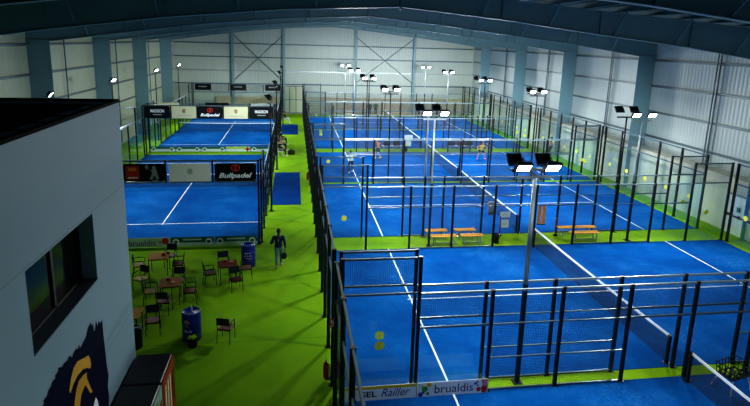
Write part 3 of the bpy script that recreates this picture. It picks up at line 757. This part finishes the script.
# notices, boxes and pads hung on the fence posts
PAPER = mat('paper_white', '#c9d3dc', .8, var=.04)
def notice(x, y, z, w, h, label):
    t = thing('notice_board', label, 'notice', (x, y, z)); MB().box((0, 0, 0), (w, .012, h)).build('sheet', PAPER, t)
    m = MB()
    for k in range(5): m.box((-.02 * w, -.008, h * (.34 - .15 * k)), (w * (.7 - .1 * (k % 2)), .003, h * .03))
    m.build('print_lines', mat('print_grey', '#8494a4', .8), t)
notice(10.48, 24.93, 1.03, .52, .30, 'white notice on the net side of the nearer strip, upper wide one'); notice(10.5, 24.93, .55, .38, .42, 'white notice on the net side of the nearer strip, lower narrow one')
notice(10.1, 46.98, 1.0, .75, .5, 'white notice on the farther bench strip, upper one'); notice(10.1, 46.98, .45, .5, .45, 'white notice on the farther bench strip, lower one')
t = thing('dispenser_box', 'grey box fixed to a fence post above the small black bin', 'box', (9.7, 24.9, 1.36))
MB().bevbox((0, 0, .1), (.3, .14, .5), .02).build('housing', mat('box_grey', '#9aa3a6', .5), t); MB().box((0, -.075, -.22), (.3, .02, .16)).build('vent', mat('box_brown', '#6a5a4c', .6), t)
OR = mat('pad_orange', '#e8921e', .7, spec=.05)
t = thing('post_pad', 'pair of orange upright boards hung on the fence right of the net', 'pad', (12.42, 24.93, .98))
for s in (-1, 1): MB().bevbox((s * .12, 0, 0), (.17, .06, 1.0), .02).build('board', OR, t)
MB().box((0, 0, -.5), (.46, .07, .04)).build('bracket', BLACK, t)
REDP = mat('brush_red', '#7d1a20', .5)
for x, y, hh, lab in ((10.12, 24.6, 1.05, 'dark red court brush standing upright beside the white notices'), (12.98, 24.4, 1.0, 'dark red court brush standing upright at the right bench')):
    t = thing('court_brush', lab, 'brush', (x, y, 0))
    MB().box((0, 0, .08), (.2, .07, .1)).build('brush_head', BLACK, t); MB().tube([(0, 0, .12), (0, .03, hh)], .035, 8).build('handle', REDP, t)

# ------------------------------------------------------------------ banners
DK = mat('banner_black', '#12161a', .6, spec=.1); WHB = mat('banner_white', '#eef2ea', .6, var=.04, spec=.1); RB = mat('banner_red', '#b3271a', .6); ORB = mat('banner_orange', '#d8862c', .6)
GRY = mat('banner_grey', '#8d9796', .7)
def banner(x, y, z, w, h, m, label, group=None):
    t = thing('hanging_banner', label, 'banner', (x, y, z), 0, group)
    MB().box((0, 0, 0), (w, .012, h)).build('sheet', m, t)
    for sx in (-1, 1):
        for sz in (-1, 1): put('eyelet', cached('eyelet', lambda: MB().box((0, 0, 0), (.035, .006, .035)).mesh('eyelet', STEEL)), t, (sx * (w / 2 - .05), -.009, sz * (h / 2 - .05)))
    return t
def horned(t, s, z):
    """red rounded twin-loop mark above the lettering"""
    m = MB()
    for sg in (-1, 1):
        pts = [(sg * (.03 + .13 * math.cos(a)) * s, -.012, z + (.12 * math.sin(a)) * s) for a in [(-2.2 + 4.4 * k / 12) for k in range(13)]]
        m.tube(pts, .028 * s, 6)
    m.ell((0, -.012, z), (.05 * s, .008, .12 * s)); m.build('mark', RB, t)
y = 24.5 - .13
t = banner(-6.52, y, 3.46, 1.78, .80, DK, 'black banner with red square and player picture, near left-court end wall')
m = MB(); m.box((-.48, -.01, .0), (.56, .006, .6)); m.build('red_square', RB, t)
m = MB(); m.box((-.48, -.015, .16), (.34, .006, .14)); m.build('orange_patch', ORB, t)
m = MB()
for k in range(4): m.box((-.62 + .1 * k, -.015, -.22), (.07, .006, .06))
m.build('lettering', LINE, t)
m = MB(); m.ell((.42, -.012, .22), (.08, .006, .09)); m.add([(.3, -.012, .14), (.52, -.012, .16), (.56, -.012, -.05), (.62, -.012, -.3), (.5, -.012, -.3), (.44, -.012, -.1), (.34, -.012, -.3), (.22, -.012, -.3), (.34, -.012, -.04)], [tuple(range(9))])
m.bar((.3, -.012, .1), (.16, -.012, .2), .06, .006); m.ell((.12, -.012, .26), (.07, .006, .1)); m.box((.45, -.012, -.35), (.2, .006, .04)); m.build('player_picture', GRY, t)
t = banner(-4.58, y, 3.46, 1.78, .82, WHB, 'plain white banner in the middle of the near court end wall')
MB().ell((0, -.008, .05), (.12, .004, .14)).build('crest', mat('crest_faint', '#b9c0ba', .7), t)
t = banner(-2.62, y, 3.46, 1.82, .82, DK, 'black banner with red mark and large white lettering, near left-court end wall')
lettering('Bullpadel', 1.45, .3, LINE, t, (0, -.012, -.18), shear=.3, bold=.03); horned(t, 1.1, .2)
y = 44.5 + .06 - .13
def dark_name(x, yy, z, w, h, label):
    t = banner(x, yy, z, w, h, DK, label); lettering('MADISON', w * .55, h * .26, LINE, t, (0, -.012, h * .1), bold=.02)
    MB().box((0, -.01, -h * .2), (w * .36, .006, h * .07)).build('small_print', GRY, t); return t
def crest_white(x, yy, z, w, h, label):
    t = banner(x, yy, z, w, h, mat('banner_cream', '#c2c6a4', .6, var=.04), label)
    m = MB(); m.ell((0, -.012, h * .1), (.13, .006, .17)); m.box((0, -.012, h * .22), (.26, .006, .1)); m.build('crest', mat('crest_brown', '#8d7a5c', .7), t)
    MB().box((0, -.01, -h * .28), (w * .6, .006, h * .04)).build('small_print', GRY, t); return t
PX = [LX0 + 1 + 2 * k for k in range(5)]
dark_name(PX[0], y, 3.45, 1.86, .98, 'black banner with white lettering, leftmost of the front far row')
crest_white(PX[1], y, 3.45, 1.86, .96, 'cream banner with small crest, left of the logo banner in the front far row')
t = banner(PX[2], y, 3.45, 1.9, .98, DK, 'black banner with red mark, centre of the front far row')
lettering('Bullpadel', 1.5, .3, LINE, t, (0, -.012, -.22), shear=.3, bold=.03); horned(t, 1.25, .18)
crest_white(PX[3], y, 3.45, 1.86, .96, 'cream banner with small crest, right of the logo banner in the front far row')
dark_name(PX[4], y, 3.45, 1.86, .98, 'black banner with white lettering, rightmost of the front far row')
y = 45.75 - .06 - .13
banner(PX[0] + .6, y, 3.66, 1.7, .85, mat('banner_cream', '#c2c6a4', .6), 'plain cream banner showing above the leftmost black banner')
dark_name(PX[2] + .4, y, 3.62, 1.86, .98, 'black banner with white lettering showing above the logo banner')
banner(PX[4] - .0, y, 3.66, 1.8, .85, mat('banner_pale', '#a9b6b2', .6), 'pale banner showing above the rightmost black banner')
y = 65.75 + .06 - .13
for k, lab in ((0, 'left'), (2, 'middle'), (4, 'right')): 
    t = banner(PX[k] + .1, y, 3.6, 1.75, .72, DK, f'small dark banner on the farthest left-court wall, {lab} one')
    lettering('MADISON', .9, .14, GRY, t, (0, -.012, .05), bold=.02)
# low banners at the foot of the glass
GB = mat('banner_green', '#1f5a4a', .6); PG = mat('banner_pale_green', '#a9c4ae', .6, var=.04)
def medallions(t, xs, r, z=.0):
    for x in xs:
        d = MB().ell((x, -.012, z), (r, .004, r)).build('medallion', mat('medallion_white', '#cfdad2', .6), t)
        MB().ell((x, -.017, z), (r * .62, .003, r * .5)).build('medallion_core', GB, d)
y = 24.44 - .1
t = banner(-6.55, y, .235, 1.95, .44, PG, 'pale green low banner with dark lettering and red ball, near left court')
lettering('brualdis', 1.15, .26, mat('ink_green', '#1c4434', .7), t, (-.22, -.012, -.02)); m = MB(); m.ell((.78, -.012, .06), (.15, .005, .15)); m.bar((.68, -.012, -.04), (.6, -.012, -.14), .06, .006); m.ell((.55, -.012, .0), (.05, .005, .05)); m.build('red_racket', RB, t)
m = MB(); m.ell((-.87, -.012, .0), (.07, .005, .13)); m.ell((-.8, -.012, -.08), (.05, .005, .06)); m.build('leaf_mark', mat('leaf_green', '#4aa437', .7), t)
for x, lab in ((-4.6, 'left one of two'), (-2.66, 'right one of two')):
    t = banner(x, y, .235, 1.9, .44, GB, f'dark green low banner, foot of the near left court, {lab}')
    MB().box((0, -.009, -.12), (1.88, .004, .16)).build('pale_band', PG, t)
    medallions(t, (-.72, .72), .15); m = MB(); m.box((0, -.012, .1), (.8, .004, .07)); m.box((0, -.014, -.1), (.9, .004, .05)); m.build('small_print', mat('print_mint', '#9fc0b2', .7), t)
y = 45.69 - .1
for k in range(5):
    t = banner(PX[k], y, .25, 1.95, .44, GB if k != 3 else mat('banner_lime', '#b4c24a', .6), ['low banner at the foot of the farther left court, ' + w for w in ('first from the wall side', 'second from the wall side', 'middle one', 'lime one with a red cross', 'last one beside the corridor')][k])
    MB().box((0, -.009, -.09), (1.93, .004, .22)).build('pale_band', mat('band_white', '#c9d8dc', .6), t)
    if k != 3: medallions(t, (-.7, .7), .17)
    else: m = MB(); m.box((.75, -.016, 0), (.42, .004, .12)); m.box((.75, -.016, 0), (.12, .004, .4)); m.build('red_cross', mat('cross_red', '#c8252a', .6), t)
# front sponsor boards on the nearest fence
y = 12.80 - .1
t = banner(4.24, y, .24, 1.98, .42, mat('board_white', '#e6ecf2', .5, var=.04), 'white low board with dark lettering and coloured dots on the front fence, right one')
lettering('brualdis', 1.08, .25, mat('ink_navy', '#1d2f4d', .6), t, (.03, -.012, .0))
for c, pts in (('#2f9c38', ((-.78, .02, .085), (-.70, -.12, .05))), ('#e0b020', ((-.66, .14, .07), (-.85, .1, .04))), ('#3a3f9c', ((-.9, -.14, .07), (-.82, -.07, .04), (.63, .09, .04), (.7, .03, .03))), ('#c42830', ((.73, -.09, .07),)), ('#2f9c8a', ((.69, .13, .035),))):
    for a, b, r in pts: MB().ell((a, -.010, b), (r, .004, r)).build('coloured_dot', mat('dot' + c, c, .6), t)
m = MB(); m.add([(.82, -.011, -.2), (.97, -.011, -.2), (.97, -.011, .2), (.80, -.011, .2), (.84, -.011, .05), (.8, -.011, -.05)], [tuple(range(6))]); m.build('red_end', RB, t); MB().ell((.9, -.016, .09), (.07, .003, .1)).build('pink_racket', mat('racket_pink', '#d98a86', .6), t)
t = banner(2.26, y, .24, 1.92, .42, mat('board_white', '#e6ecf2', .5, var=.04), 'white low board with yellow top stripe on the front fence, left one')
MB().box((0, -.009, .165), (1.9, .004, .09)).build('yellow_stripe', mat('stripe_yellow', '#e0bd28', .6), t)
lettering('SEL', .42, .17, mat('ink_black', '#181c24', .6), t, (-.32, -.012, -.03), bold=.02); lettering('Railler', .78, .24, mat('ink_blue', '#2b3f8c', .6), t, (.40, -.012, -.0), shear=.35)

# ------------------------------------------------------------------ small things by the corridor and on the front court
EXT = mat('extinguisher_red', '#b01a16', .35)
def extinguisher(x, y, z, label):
    t = thing('fire_extinguisher', label, 'fire extinguisher', (x, y, z))
    MB().lathe([(.075, 0), (.08, .01), (.08, .38), (.06, .45), (.025, .47), (.025, .5), (.003, .5)], 16).build('cylinder', EXT, t)
    MB().box((0, -.03, .53), (.03, .12, .03)).box((0, .0, .5), (.04, .04, .05)).build('valve', BLACK, t); MB().tube([(0, -.05, .5), (.09, -.06, .42), (.095, -.03, .12)], .012, 6).build('hose', BLACK, t)
extinguisher(.86, 13.7, .12, 'red fire extinguisher on the corridor side of the front court fence'); extinguisher(.86, 35.2, .3, 'red fire extinguisher on the corridor fence beside the blue mat')
m = MB(); m.box((.0, 0, .06), (.1, .2, .12))
for yy in (13.7, 35.2): tag(MB().box((0, 0, .0), (.16, .2, .03)).box((.09, 0, .12), (.02, .2, .27)).build('mounting_bracket', STEELBLUE, None, (.9, yy, .1 if yy < 20 else .28)), 'steel bracket holding the extinguisher, ' + ('front court fence' if yy < 20 else 'beside the blue mat'), 'bracket')
t = thing('safety_sign', 'small red and white sign on the corridor fence above the extinguisher', 'sign', (1.0, 13.4, 1.95), PI / 2 * 0)
MB().box((0, 0, 0), (.2, .012, .24)).build('plate', RB, t); m = MB(); m.box((-.03, -.009, .03), (.04, .004, .1)); m.box((.04, -.009, .0), (.05, .004, .12)); m.box((0, -.009, -.09), (.14, .004, .02)); m.build('pictogram', LINE, t)
t = thing('ball_cart', 'black wire ball cart with white legs beside the net of the nearest court', 'ball cart', (12.3, 12.2, 0), .25)
m = MB()
for k in range(7):
    a = -.36 + .12 * k; m.bar((a, -.24, .45), (a * 1.1, -.28, .78), .014); m.bar((a, .24, .45), (a * 1.1, .28, .78), .014)
for k in range(5):
    a = -.24 + .12 * k; m.bar((-.36, a, .45), (-.4, a * 1.15, .78), .014); m.bar((.36, a, .45), (.4, a * 1.15, .78), .014)
for z, q in ((.45, 1.0), (.62, 1.05), (.78, 1.12)):
    m.bar((-.36 * q, -.24 * q, z), (.36 * q, -.24 * q, z), .02); m.bar((-.36 * q, .24 * q, z), (.36 * q, .24 * q, z), .02); m.bar((-.36 * q, -.24 * q, z), (-.36 * q, .24 * q, z), .02); m.bar((.36 * q, -.24 * q, z), (.36 * q, .24 * q, z), .02)
m.box((0, 0, .44), (.72, .48, .015)); m.build('basket', BLACK, t)
for sx in (-1, 1):
    for sy in (-1, 1): MB().bar((sx * .3, sy * .2, .44), (sx * .42, sy * .28, .05), .03).ell((sx * .42, sy * .28, .04), (.04, .025, .04)).build('leg', WH, t)
m = MB()
for k in range(16): m.ell((random.uniform(-.28, .28), random.uniform(-.17, .17), .485 + random.uniform(0, .03)), (.033,) * 3, None, 8, 6)
m.build('balls', mat('ball_lime', '#a7d81f', .8), t)['kind'] = 'stuff'
t = thing('pipe_frame', 'white painted pipe running along the outer side of the nearer left court', 'pipe', (LX0 - .32, 40.5, 0))
MB().tube([(0, -4, 2.95), (0, 2.5, 2.95)], .045, 8).build('long_pipe', LINE, t); MB().tube([(0, 2.5, 2.9), (0, 2.5, 3.95)], .045, 8).tube([(0, 2.5, 3.93), (-1.25, 2.5, 3.93)], .045, 8).build('bent_pipe', LINE, t)
MB().tube([(-1.25, 2.5, 3.97), (-1.25, 2.5, 0)], .03, 8).tube([(0, -4, 2.95), (0, -4, 0)], .03, 8).build('support', STEELBLUE, t)
#PEOPLE
# ------------------------------------------------------------------ people
def ik(a, b, l1, l2, pole):
    a, b, pole = Vector(a), Vector(b), Vector(pole); d = b - a; L = min(d.length, (l1 + l2) * .998); d.normalize()
    k = (l1 * l1 - l2 * l2 + L * L) / (2 * L); h = math.sqrt(max(l1 * l1 - k * k, 0))
    p = (pole - d * pole.dot(d)).normalized()
    return a + d * k + p * h, a + d * L
def baked(mb, name, m, voxel, parent, smooth=4):
    """one continuous skin grown over the overlapping volumes"""
    me = mb.mesh(name, m); o = bpy.data.objects.new(name, me); COL.objects.link(o)
    r = o.modifiers.new('r', 'REMESH'); r.mode = 'VOXEL'; r.voxel_size = voxel; r.use_smooth_shade = True
    if smooth: sm = o.modifiers.new('s', 'SMOOTH'); sm.iterations = smooth; sm.factor = .5
    dg = bpy.context.evaluated_depsgraph_get()
    out = bpy.data.meshes.new_from_object(o.evaluated_get(dg)); bpy.data.objects.remove(o); bpy.data.meshes.remove(me)
    out.materials.clear(); out.materials.append(m); out.name = name
    return put(name, out, parent)
def person(label, loc, rz, P, C, legs, arms, look=(0, 1, 0), skin='#b98a6c', hair='#15100e', top='#1a2230', sleeve='long', pants='#3d5566', length='long', shoe='#cfc4c0', hairlen='tail', voxel=.010, grip=(0, 0), stripe=None):
    """P pelvis, C shoulder centre; legs = [(ankle, toe dir, knee pole)] left/right; arms = [(wrist, elbow pole)]"""
    t = thing('person', label, 'person', loc, rz); P, C = Vector(P), Vector(C)
    upv = (C - P).normalized(); rx = Vector((1, 0, 0)); fy = upv.cross(rx).normalized() * -1
    if fy.y < 0: fy = -fy
    rx = fy.cross(upv).normalized()
    def ring(c, a, b, n=14): return [c + rx * a * math.cos(2 * PI * k / n) + fy * b * math.sin(2 * PI * k / n) for k in range(n)]
    def along(k): return P + (C - P) * k
    neck = C + upv * .075; look = Vector(look).normalized(); head = C + upv * .20 + look * .025
    side = look.cross(Vector((0, 0, 1))).normalized(); hu = side.cross(look)
    R3 = Matrix((side, look, hu)).transposed(); he = R3.to_euler()
    H = lambda x, y, z: head + R3 @ Vector((x, y, z))
    prof = [(-.16, .12, .09), (-.06, .165, .115), (.12, .155, .11), (.42, .130, .092), (.72, .16, .112), (.90, .175, .105), (1.0, .13, .085), (1.08, .062, .06)]
    def torso(mb, grow, a=0, b=8): mb.loft([ring(along(k), p + grow, q + grow) for k, p, q in prof[a:b]], True, True)
    hips = [P - rx * .09 - upv * .04, P + rx * .09 - upv * .04]; shs = [C - rx * .185 - upv * .03, C + rx * .185 - upv * .03]
    body = MB(); torso(body, 0)
    body.caps(C, head - hu * .03, .058, .052)
    body.ell(head + hu * .02 - look * .005, (.074, .094, .102), he); body.ell(H(0, .022, -.055), (.055, .066, .062), he)
    body.caps(H(0, .088, .012), H(0, .112, -.022), .012, .016); body.ell(H(0, .083, -.062), (.024, .012, .008), he)
    for s in (-1, 1): body.ell(H(s * .076, -.005, -.005), (.012, .02, .032), he)
    L = []; A = []
    for i, (ank, toe, pole_) in enumerate(legs):
        kn, an = ik(hips[i], ank, .43, .43, pole_); td = Vector(toe).normalized(); L.append((hips[i], kn, an, td))
        body.caps(hips[i], kn, .083, .055); body.caps(kn, an, .056, .036); body.caps(kn.lerp(an, .12), kn.lerp(an, .45), .05, .052)
        body.caps(an, an + td * .15 - Vector((0, 0, .045)), .038, .03)
    fr = max(.0085, voxel * .95)
    for i, (wr, pole_) in enumerate(arms):
        el, w_ = ik(shs[i], wr, .29, .26, pole_); A.append((shs[i], el, w_))
        body.caps(shs[i], el, .05, .038); body.caps(el, w_, .04, .026)
        d = (w_ - el).normalized(); inw = (-rx if i else rx); sd = d.cross(inw).normalized(); palm = d.cross(sd).normalized() * (1 if d.cross(sd).dot(inw) > 0 else -1)
        sd = sd if sd.dot(Vector((0, 1, .2))) > 0 else -sd
        for q in (-.02, .0, .02): body.caps(w_, w_ + d * .075 + sd * q, .022, .018)
        curl = .35 + .9 * grip[i]
        for q, ln in ((-.033, .062), (-.011, .074), (.011, .08), (.033, .07)):
            b0 = w_ + d * .085 + sd * q; b1 = b0 + (d + palm * curl).normalized() * ln * .5; b2 = b1 + (d * (1 - grip[i]) + palm * (curl + .5)).normalized() * ln * .5
            body.caps(b0, b1, fr, fr * .95, 8); body.caps(b1, b2, fr * .95, fr * .85, 8)
        tb = w_ + d * .03 + sd * .03; t1 = tb + (d * .7 + sd * .8 + palm * .3).normalized() * .04; body.caps(tb, t1, fr * 1.2, fr, 8); body.caps(t1, t1 + (d + palm * .6).normalized() * .03, fr, fr * .9, 8)
    sk = mat('skin' + skin, skin, .55, var=.05)
    baked(body, 'body', sk, voxel, t, 2)
    # clothing
    sh = MB(); torso(sh, .016, 1, 7)
    for s, e, w_ in A:
        end = w_.lerp(e, .2) if sleeve == 'long' else (e.lerp(s, .35) if sleeve == 'short' else s.lerp(e, .06))
        if sleeve == 'long': sh.caps(s.lerp(C, .35), s, .06, .066, 12); sh.caps(s, e, .066, .055, 12); sh.caps(e, end, .055, .04, 12)
        else: sh.caps(s.lerp(C, .35), s, .06, .066, 12); sh.tube([s, end], [.066, .06], 12)
    so = baked(sh, 'shirt', mat('cloth' + top, top, .85), .012, t, 3)
    if stripe:
        m = MB(); b = along(.72) - fy * .133; m.box((0, 0, 0), (.05, .012, .16)); o = m.build('back_mark', mat('cloth' + stripe, stripe, .8), so); o.location = b
    tr = MB(); tr.loft([ring(along(k), p + .014, q + .014) for k, p, q in prof[0:3]], True, True)
    for h_, kn, an, td in L:
        if length == 'long': tr.caps(h_ + upv * .02, kn, .1, .074, 12); tr.caps(kn, an.lerp(kn, .14), .074, .052, 12)
        else: tr.caps(h_ + upv * .02, h_.lerp(kn, .35), .102, .1, 12); tr.tube([h_.lerp(kn, .3), h_.lerp(kn, .75)], [.102, .092], 12)
    baked(tr, 'trousers' if length == 'long' else 'shorts', mat('cloth' + pants, pants, .85), .012, t, 3)
    for h_, kn, an, td in L:
        b = MB(); g = Vector((td.x, td.y, 0)).normalized(); tp = td; base = an - Vector((0, 0, .05)) if abs(td.z) < .3 else an + td * .0
        n = Vector((0, 0, 1)) if abs(td.z) < .3 else Vector((0, 0, 1))
        sx = tp.cross(n).normalized()
        heel = an - Vector((0, 0, .045)) - tp * .06
        b.loft([[heel + tp * u + sx * w_ * math.cos(2 * PI * k / 10) + Vector((0, 0, max(-.035, hh * math.sin(2 * PI * k / 10)))) for k in range(10)] for u, w_, hh in ((0, .018, .02), (.02, .036, .05), (.09, .04, .065), (.16, .044, .04), (.22, .042, .028), (.26, .022, .015))], True, True)
        b.tube([an - Vector((0, 0, .03)), an + Vector((0, 0, .03))], [.046, .046], 10)
        b.build('shoe', mat('shoe' + shoe, shoe, .6), t)
    hb = MB(); hb.ell(H(0, -.014, .038), (.082, .098, .094), he); hb.ell(H(0, -.045, -.01), (.076, .064, .085), he)
    if hairlen == 'tail': hb.ell(H(0, -.10, .03), (.04, .05, .04), he); hb.tube([H(0, -.11, .02), H(0, -.14, -.06), H(0, -.135, -.2), H(0, -.12, -.28)], [.035, .045, .035, .012], 10)
    if hairlen == 'long': hb.tube([H(0, -.05, .0), H(0, -.075, -.1), H(0, -.085, -.24)], [.085, .075, .05], 12)
    # clear the face: drop hair in front of the forehead line
    ho = baked(hb, 'hair', mat('hair' + hair, hair, .6), .012, t, 2)
    ey = MB()
    for s in (-1, 1):
        ey = MB().ell(H(s * .031, .083, .012), (.012, .008, .008), he); ey.build('eye', mat('eye_dark', '#1c1512', .3), t)
    return t, A
def racket(loc, rot, label, c):
    t = thing('padel_racket', label, 'racket', loc); t.rotation_euler = rot
    MB().lathe([(.0, 0)] * 0 + [(.015, 0), (.016, .12), (.014, .14)], 8).build('handle', BLACK, t)
    m = MB(); pts = [(.125 * math.sin(a) * (1 - .12 * math.cos(a)), .28 - .14 * math.cos(a)) for a in [2 * PI * k / 20 for k in range(20)]]
    m.loft([[(x, -.017, z) for x, z in pts], [(x, .017, z) for x, z in pts]]); m.build('face', mat('racket' + c, c, .4), t)
    return t
DN = (0, -.3, 0)
# woman walking away along the corridor
t, A = person('woman in navy top and grey-blue jeans walking away on the green corridor', (-.66, 21.7, 0), -.05, (0, 0, .92), (0, .02, 1.36),
    [((-.08, -.20, .13), (0, .9, -.25), (0, 1, 0)), ((.08, .20, .085), (0, 1, 0), (0, 1, 0))],
    [((-.20, .20, 1.06), (-.5, -1, -.1)), ((.27, -.02, .86), (.3, -1, 0))], top='#141c33', pants='#5f7c8c', shoe='#c9a79c', skin='#8f6450', voxel=.008, stripe='#5f6f8a', grip=(.3, 1))
w_ = A[1][2]; d = (A[1][2] - A[1][1]).normalized()
racket((-.66 + w_.x - .0 , 21.7 + w_.y, w_.z - .06), (PI - .25, .12, -.3), 'dark padel racket held in the walking woman\'s right hand', '#20282e')
# players on the third court
t, A = person('player in pale top and dark trousers striding at the left of the fourth court', (4.05, 38.1, 0), .35, (0, 0, .90), (0, .10, 1.33),
    [((-.24, -.18, .12), (.1, .9, -.2), (0, 1, 0)), ((.22, .22, .085), (0, 1, 0), (0, 1, 0))], [((-.34, .16, 1.02), (-.6, -.6, 0)), ((.38, .30, 1.12), (.6, -.8, -.2))], top='#9fb2bb', sleeve='short', pants='#18233a', shoe='#dcb9c4', voxel=.012, hairlen='short', grip=(.3, 1))
racket((4.05 + .33, 38.1 + .42, 1.08), (-1.1, .2, .1), 'dark padel racket held by the player in pale top', '#27323a')
person('player in orange top and green shorts walking near the farther green strip', (6.75, 42.85, 0), 1.1, (0, 0, .90), (0, .05, 1.34),
    [((-.09, .22, .085), (0, 1, 0), (0, 1, 0)), ((.1, -.2, .12), (0, .9, -.25), (0, 1, 0))], [((-.22, .18, .92), (-.4, -1, 0)), ((.3, .2, 1.3), (.6, -.6, -.4))], top='#c07a3c', sleeve='short', pants='#24523c', length='short', shoe='#c9cf5a', voxel=.012, hairlen='long')
t, A = person('player in yellow vest crouched wide-legged at the right of the fourth court', (15.3, 42.5, 0), PI + .2, (0, 0, .80), (0, .16, 1.19),
    [((-.36, .0, .085), (-.4, 1, 0), (-.4, 1, 0)), ((.36, .02, .085), (.4, 1, 0), (.4, 1, 0))], [((-.30, .42, .98), (-1, -.3, -.3)), ((.5, .3, .95), (1, -.4, -.2))], top='#c9b53c', sleeve='none', pants='#16202c', length='short', shoe='#d868a0', voxel=.012, hairlen='tail', grip=(.3, 1), skin='#c08a70')
# onlookers
person('onlooker in pink top and dark trousers standing by the right wall behind the glass', (22.0, 43.6, 0), PI / 2, (0, 0, .92), (0, .0, 1.37),
    [((-.1, -.02, .085), (-.2, 1, 0), (0, 1, 0)), ((.1, .02, .085), (.2, 1, 0), (0, 1, 0))], [((-.14, .25, 1.12), (-.8, -.6, 0)), ((.24, .05, .88), (.5, -1, 0))], top='#b98a94', sleeve='short', pants='#2b2a3c', shoe='#40404a', voxel=.014, hairlen='short')
SEATP = mat('plastic_white', '#c9ccbe', .5)
def plastic_chair(x, y, rz, label):
    t = thing('plastic_chair', label, 'chair', (x, y, 0), rz, 'white plastic chairs by the corridor fence')
    MB().bevbox((0, 0, .42), (.46, .44, .04), .06).build('seat', SEATP, t)
    MB().loft([[(-.21, -.2, .44), (.21, -.2, .44), (.21, -.235, .44), (-.21, -.235, .44)], [(-.23, -.27, .7), (.23, -.27, .7), (.23, -.30, .7), (-.23, -.30, .7)], [(-.17, -.31, .86), (.17, -.31, .86), (.17, -.335, .86), (-.17, -.335, .86)]]).build('backrest', SEATP, t)
    for sx in (-1, 1):
        MB().tube([(sx * .24, -.27, .64), (sx * .26, 0, .65), (sx * .24, .2, .62), (sx * .23, .21, .42)], .022, 8).build('armrest', SEATP, t)
        for sy in (-1, 1): MB().bar((sx * .19, sy * .17, .41), (sx * .23, sy * .22, 0), .045).build('leg', SEATP, t)
SITL = lambda: [((-.1, .46, .085), (0, 1, 0), (0, 1, .6)), ((.1, .44, .085), (0, 1, 0), (0, 1, .6))]
for x, y, rz, lab, kw in ((-1.15, 43.9, -PI / 2 + .1, 'seated person in dark clothes on the white chair nearest the camera, corridor side', dict(top='#1c1c20', pants='#15181c', hairlen='short')),
    (-1.15, 46.3, -PI / 2 - .1, 'seated person with pale red top on the middle white chair by the corridor fence', dict(top='#a4585a', pants='#1a1c22', hairlen='long', sleeve='short')),
    (-1.15, 48.9, -PI / 2 + .1, 'seated person in black on the farthest of three white corridor chairs', dict(top='#15171c', pants='#20222a', hairlen='tail')),
    (-1.0, 61.7, -PI / 2, 'seated person in white trousers beside the farther blue mat', dict(top='#1b1f28', pants='#c9cfd6', hairlen='short', shoe='#d8dce0'))):
    person(lab, (x, y, 0), rz, (0, -.03, .585), (0, -.06, 1.04), SITL(), [((-.11, .24, .70), (-.25, -1, 0)), ((.11, .26, .70), (.25, -1, 0))], voxel=.013, **kw)
    plastic_chair(x, y, rz, 'white plastic armchair under the ' + lab.split(' on the ')[0].split(' beside ')[0])
for x, y, c, c2, lab in ((9.6, 69.3, '#1a1c20', '#20242c', 'black'), (10.4, 69.4, '#2f5a38', '#1c2026', 'green')):
    person(f'distant onlooker in {lab} top standing behind the farthest court', (x, y, 0), PI, (0, 0, .92), (0, 0, 1.37), [((-.1, 0, .085), (0, 1, 0), (0, 1, 0)), ((.1, 0, .085), (0, 1, 0), (0, 1, 0))], [((-.25, .05, .88), (-.5, -1, 0)), ((.25, .05, .88), (.5, -1, 0))], top=c, pants=c2, voxel=.016, hairlen='short')
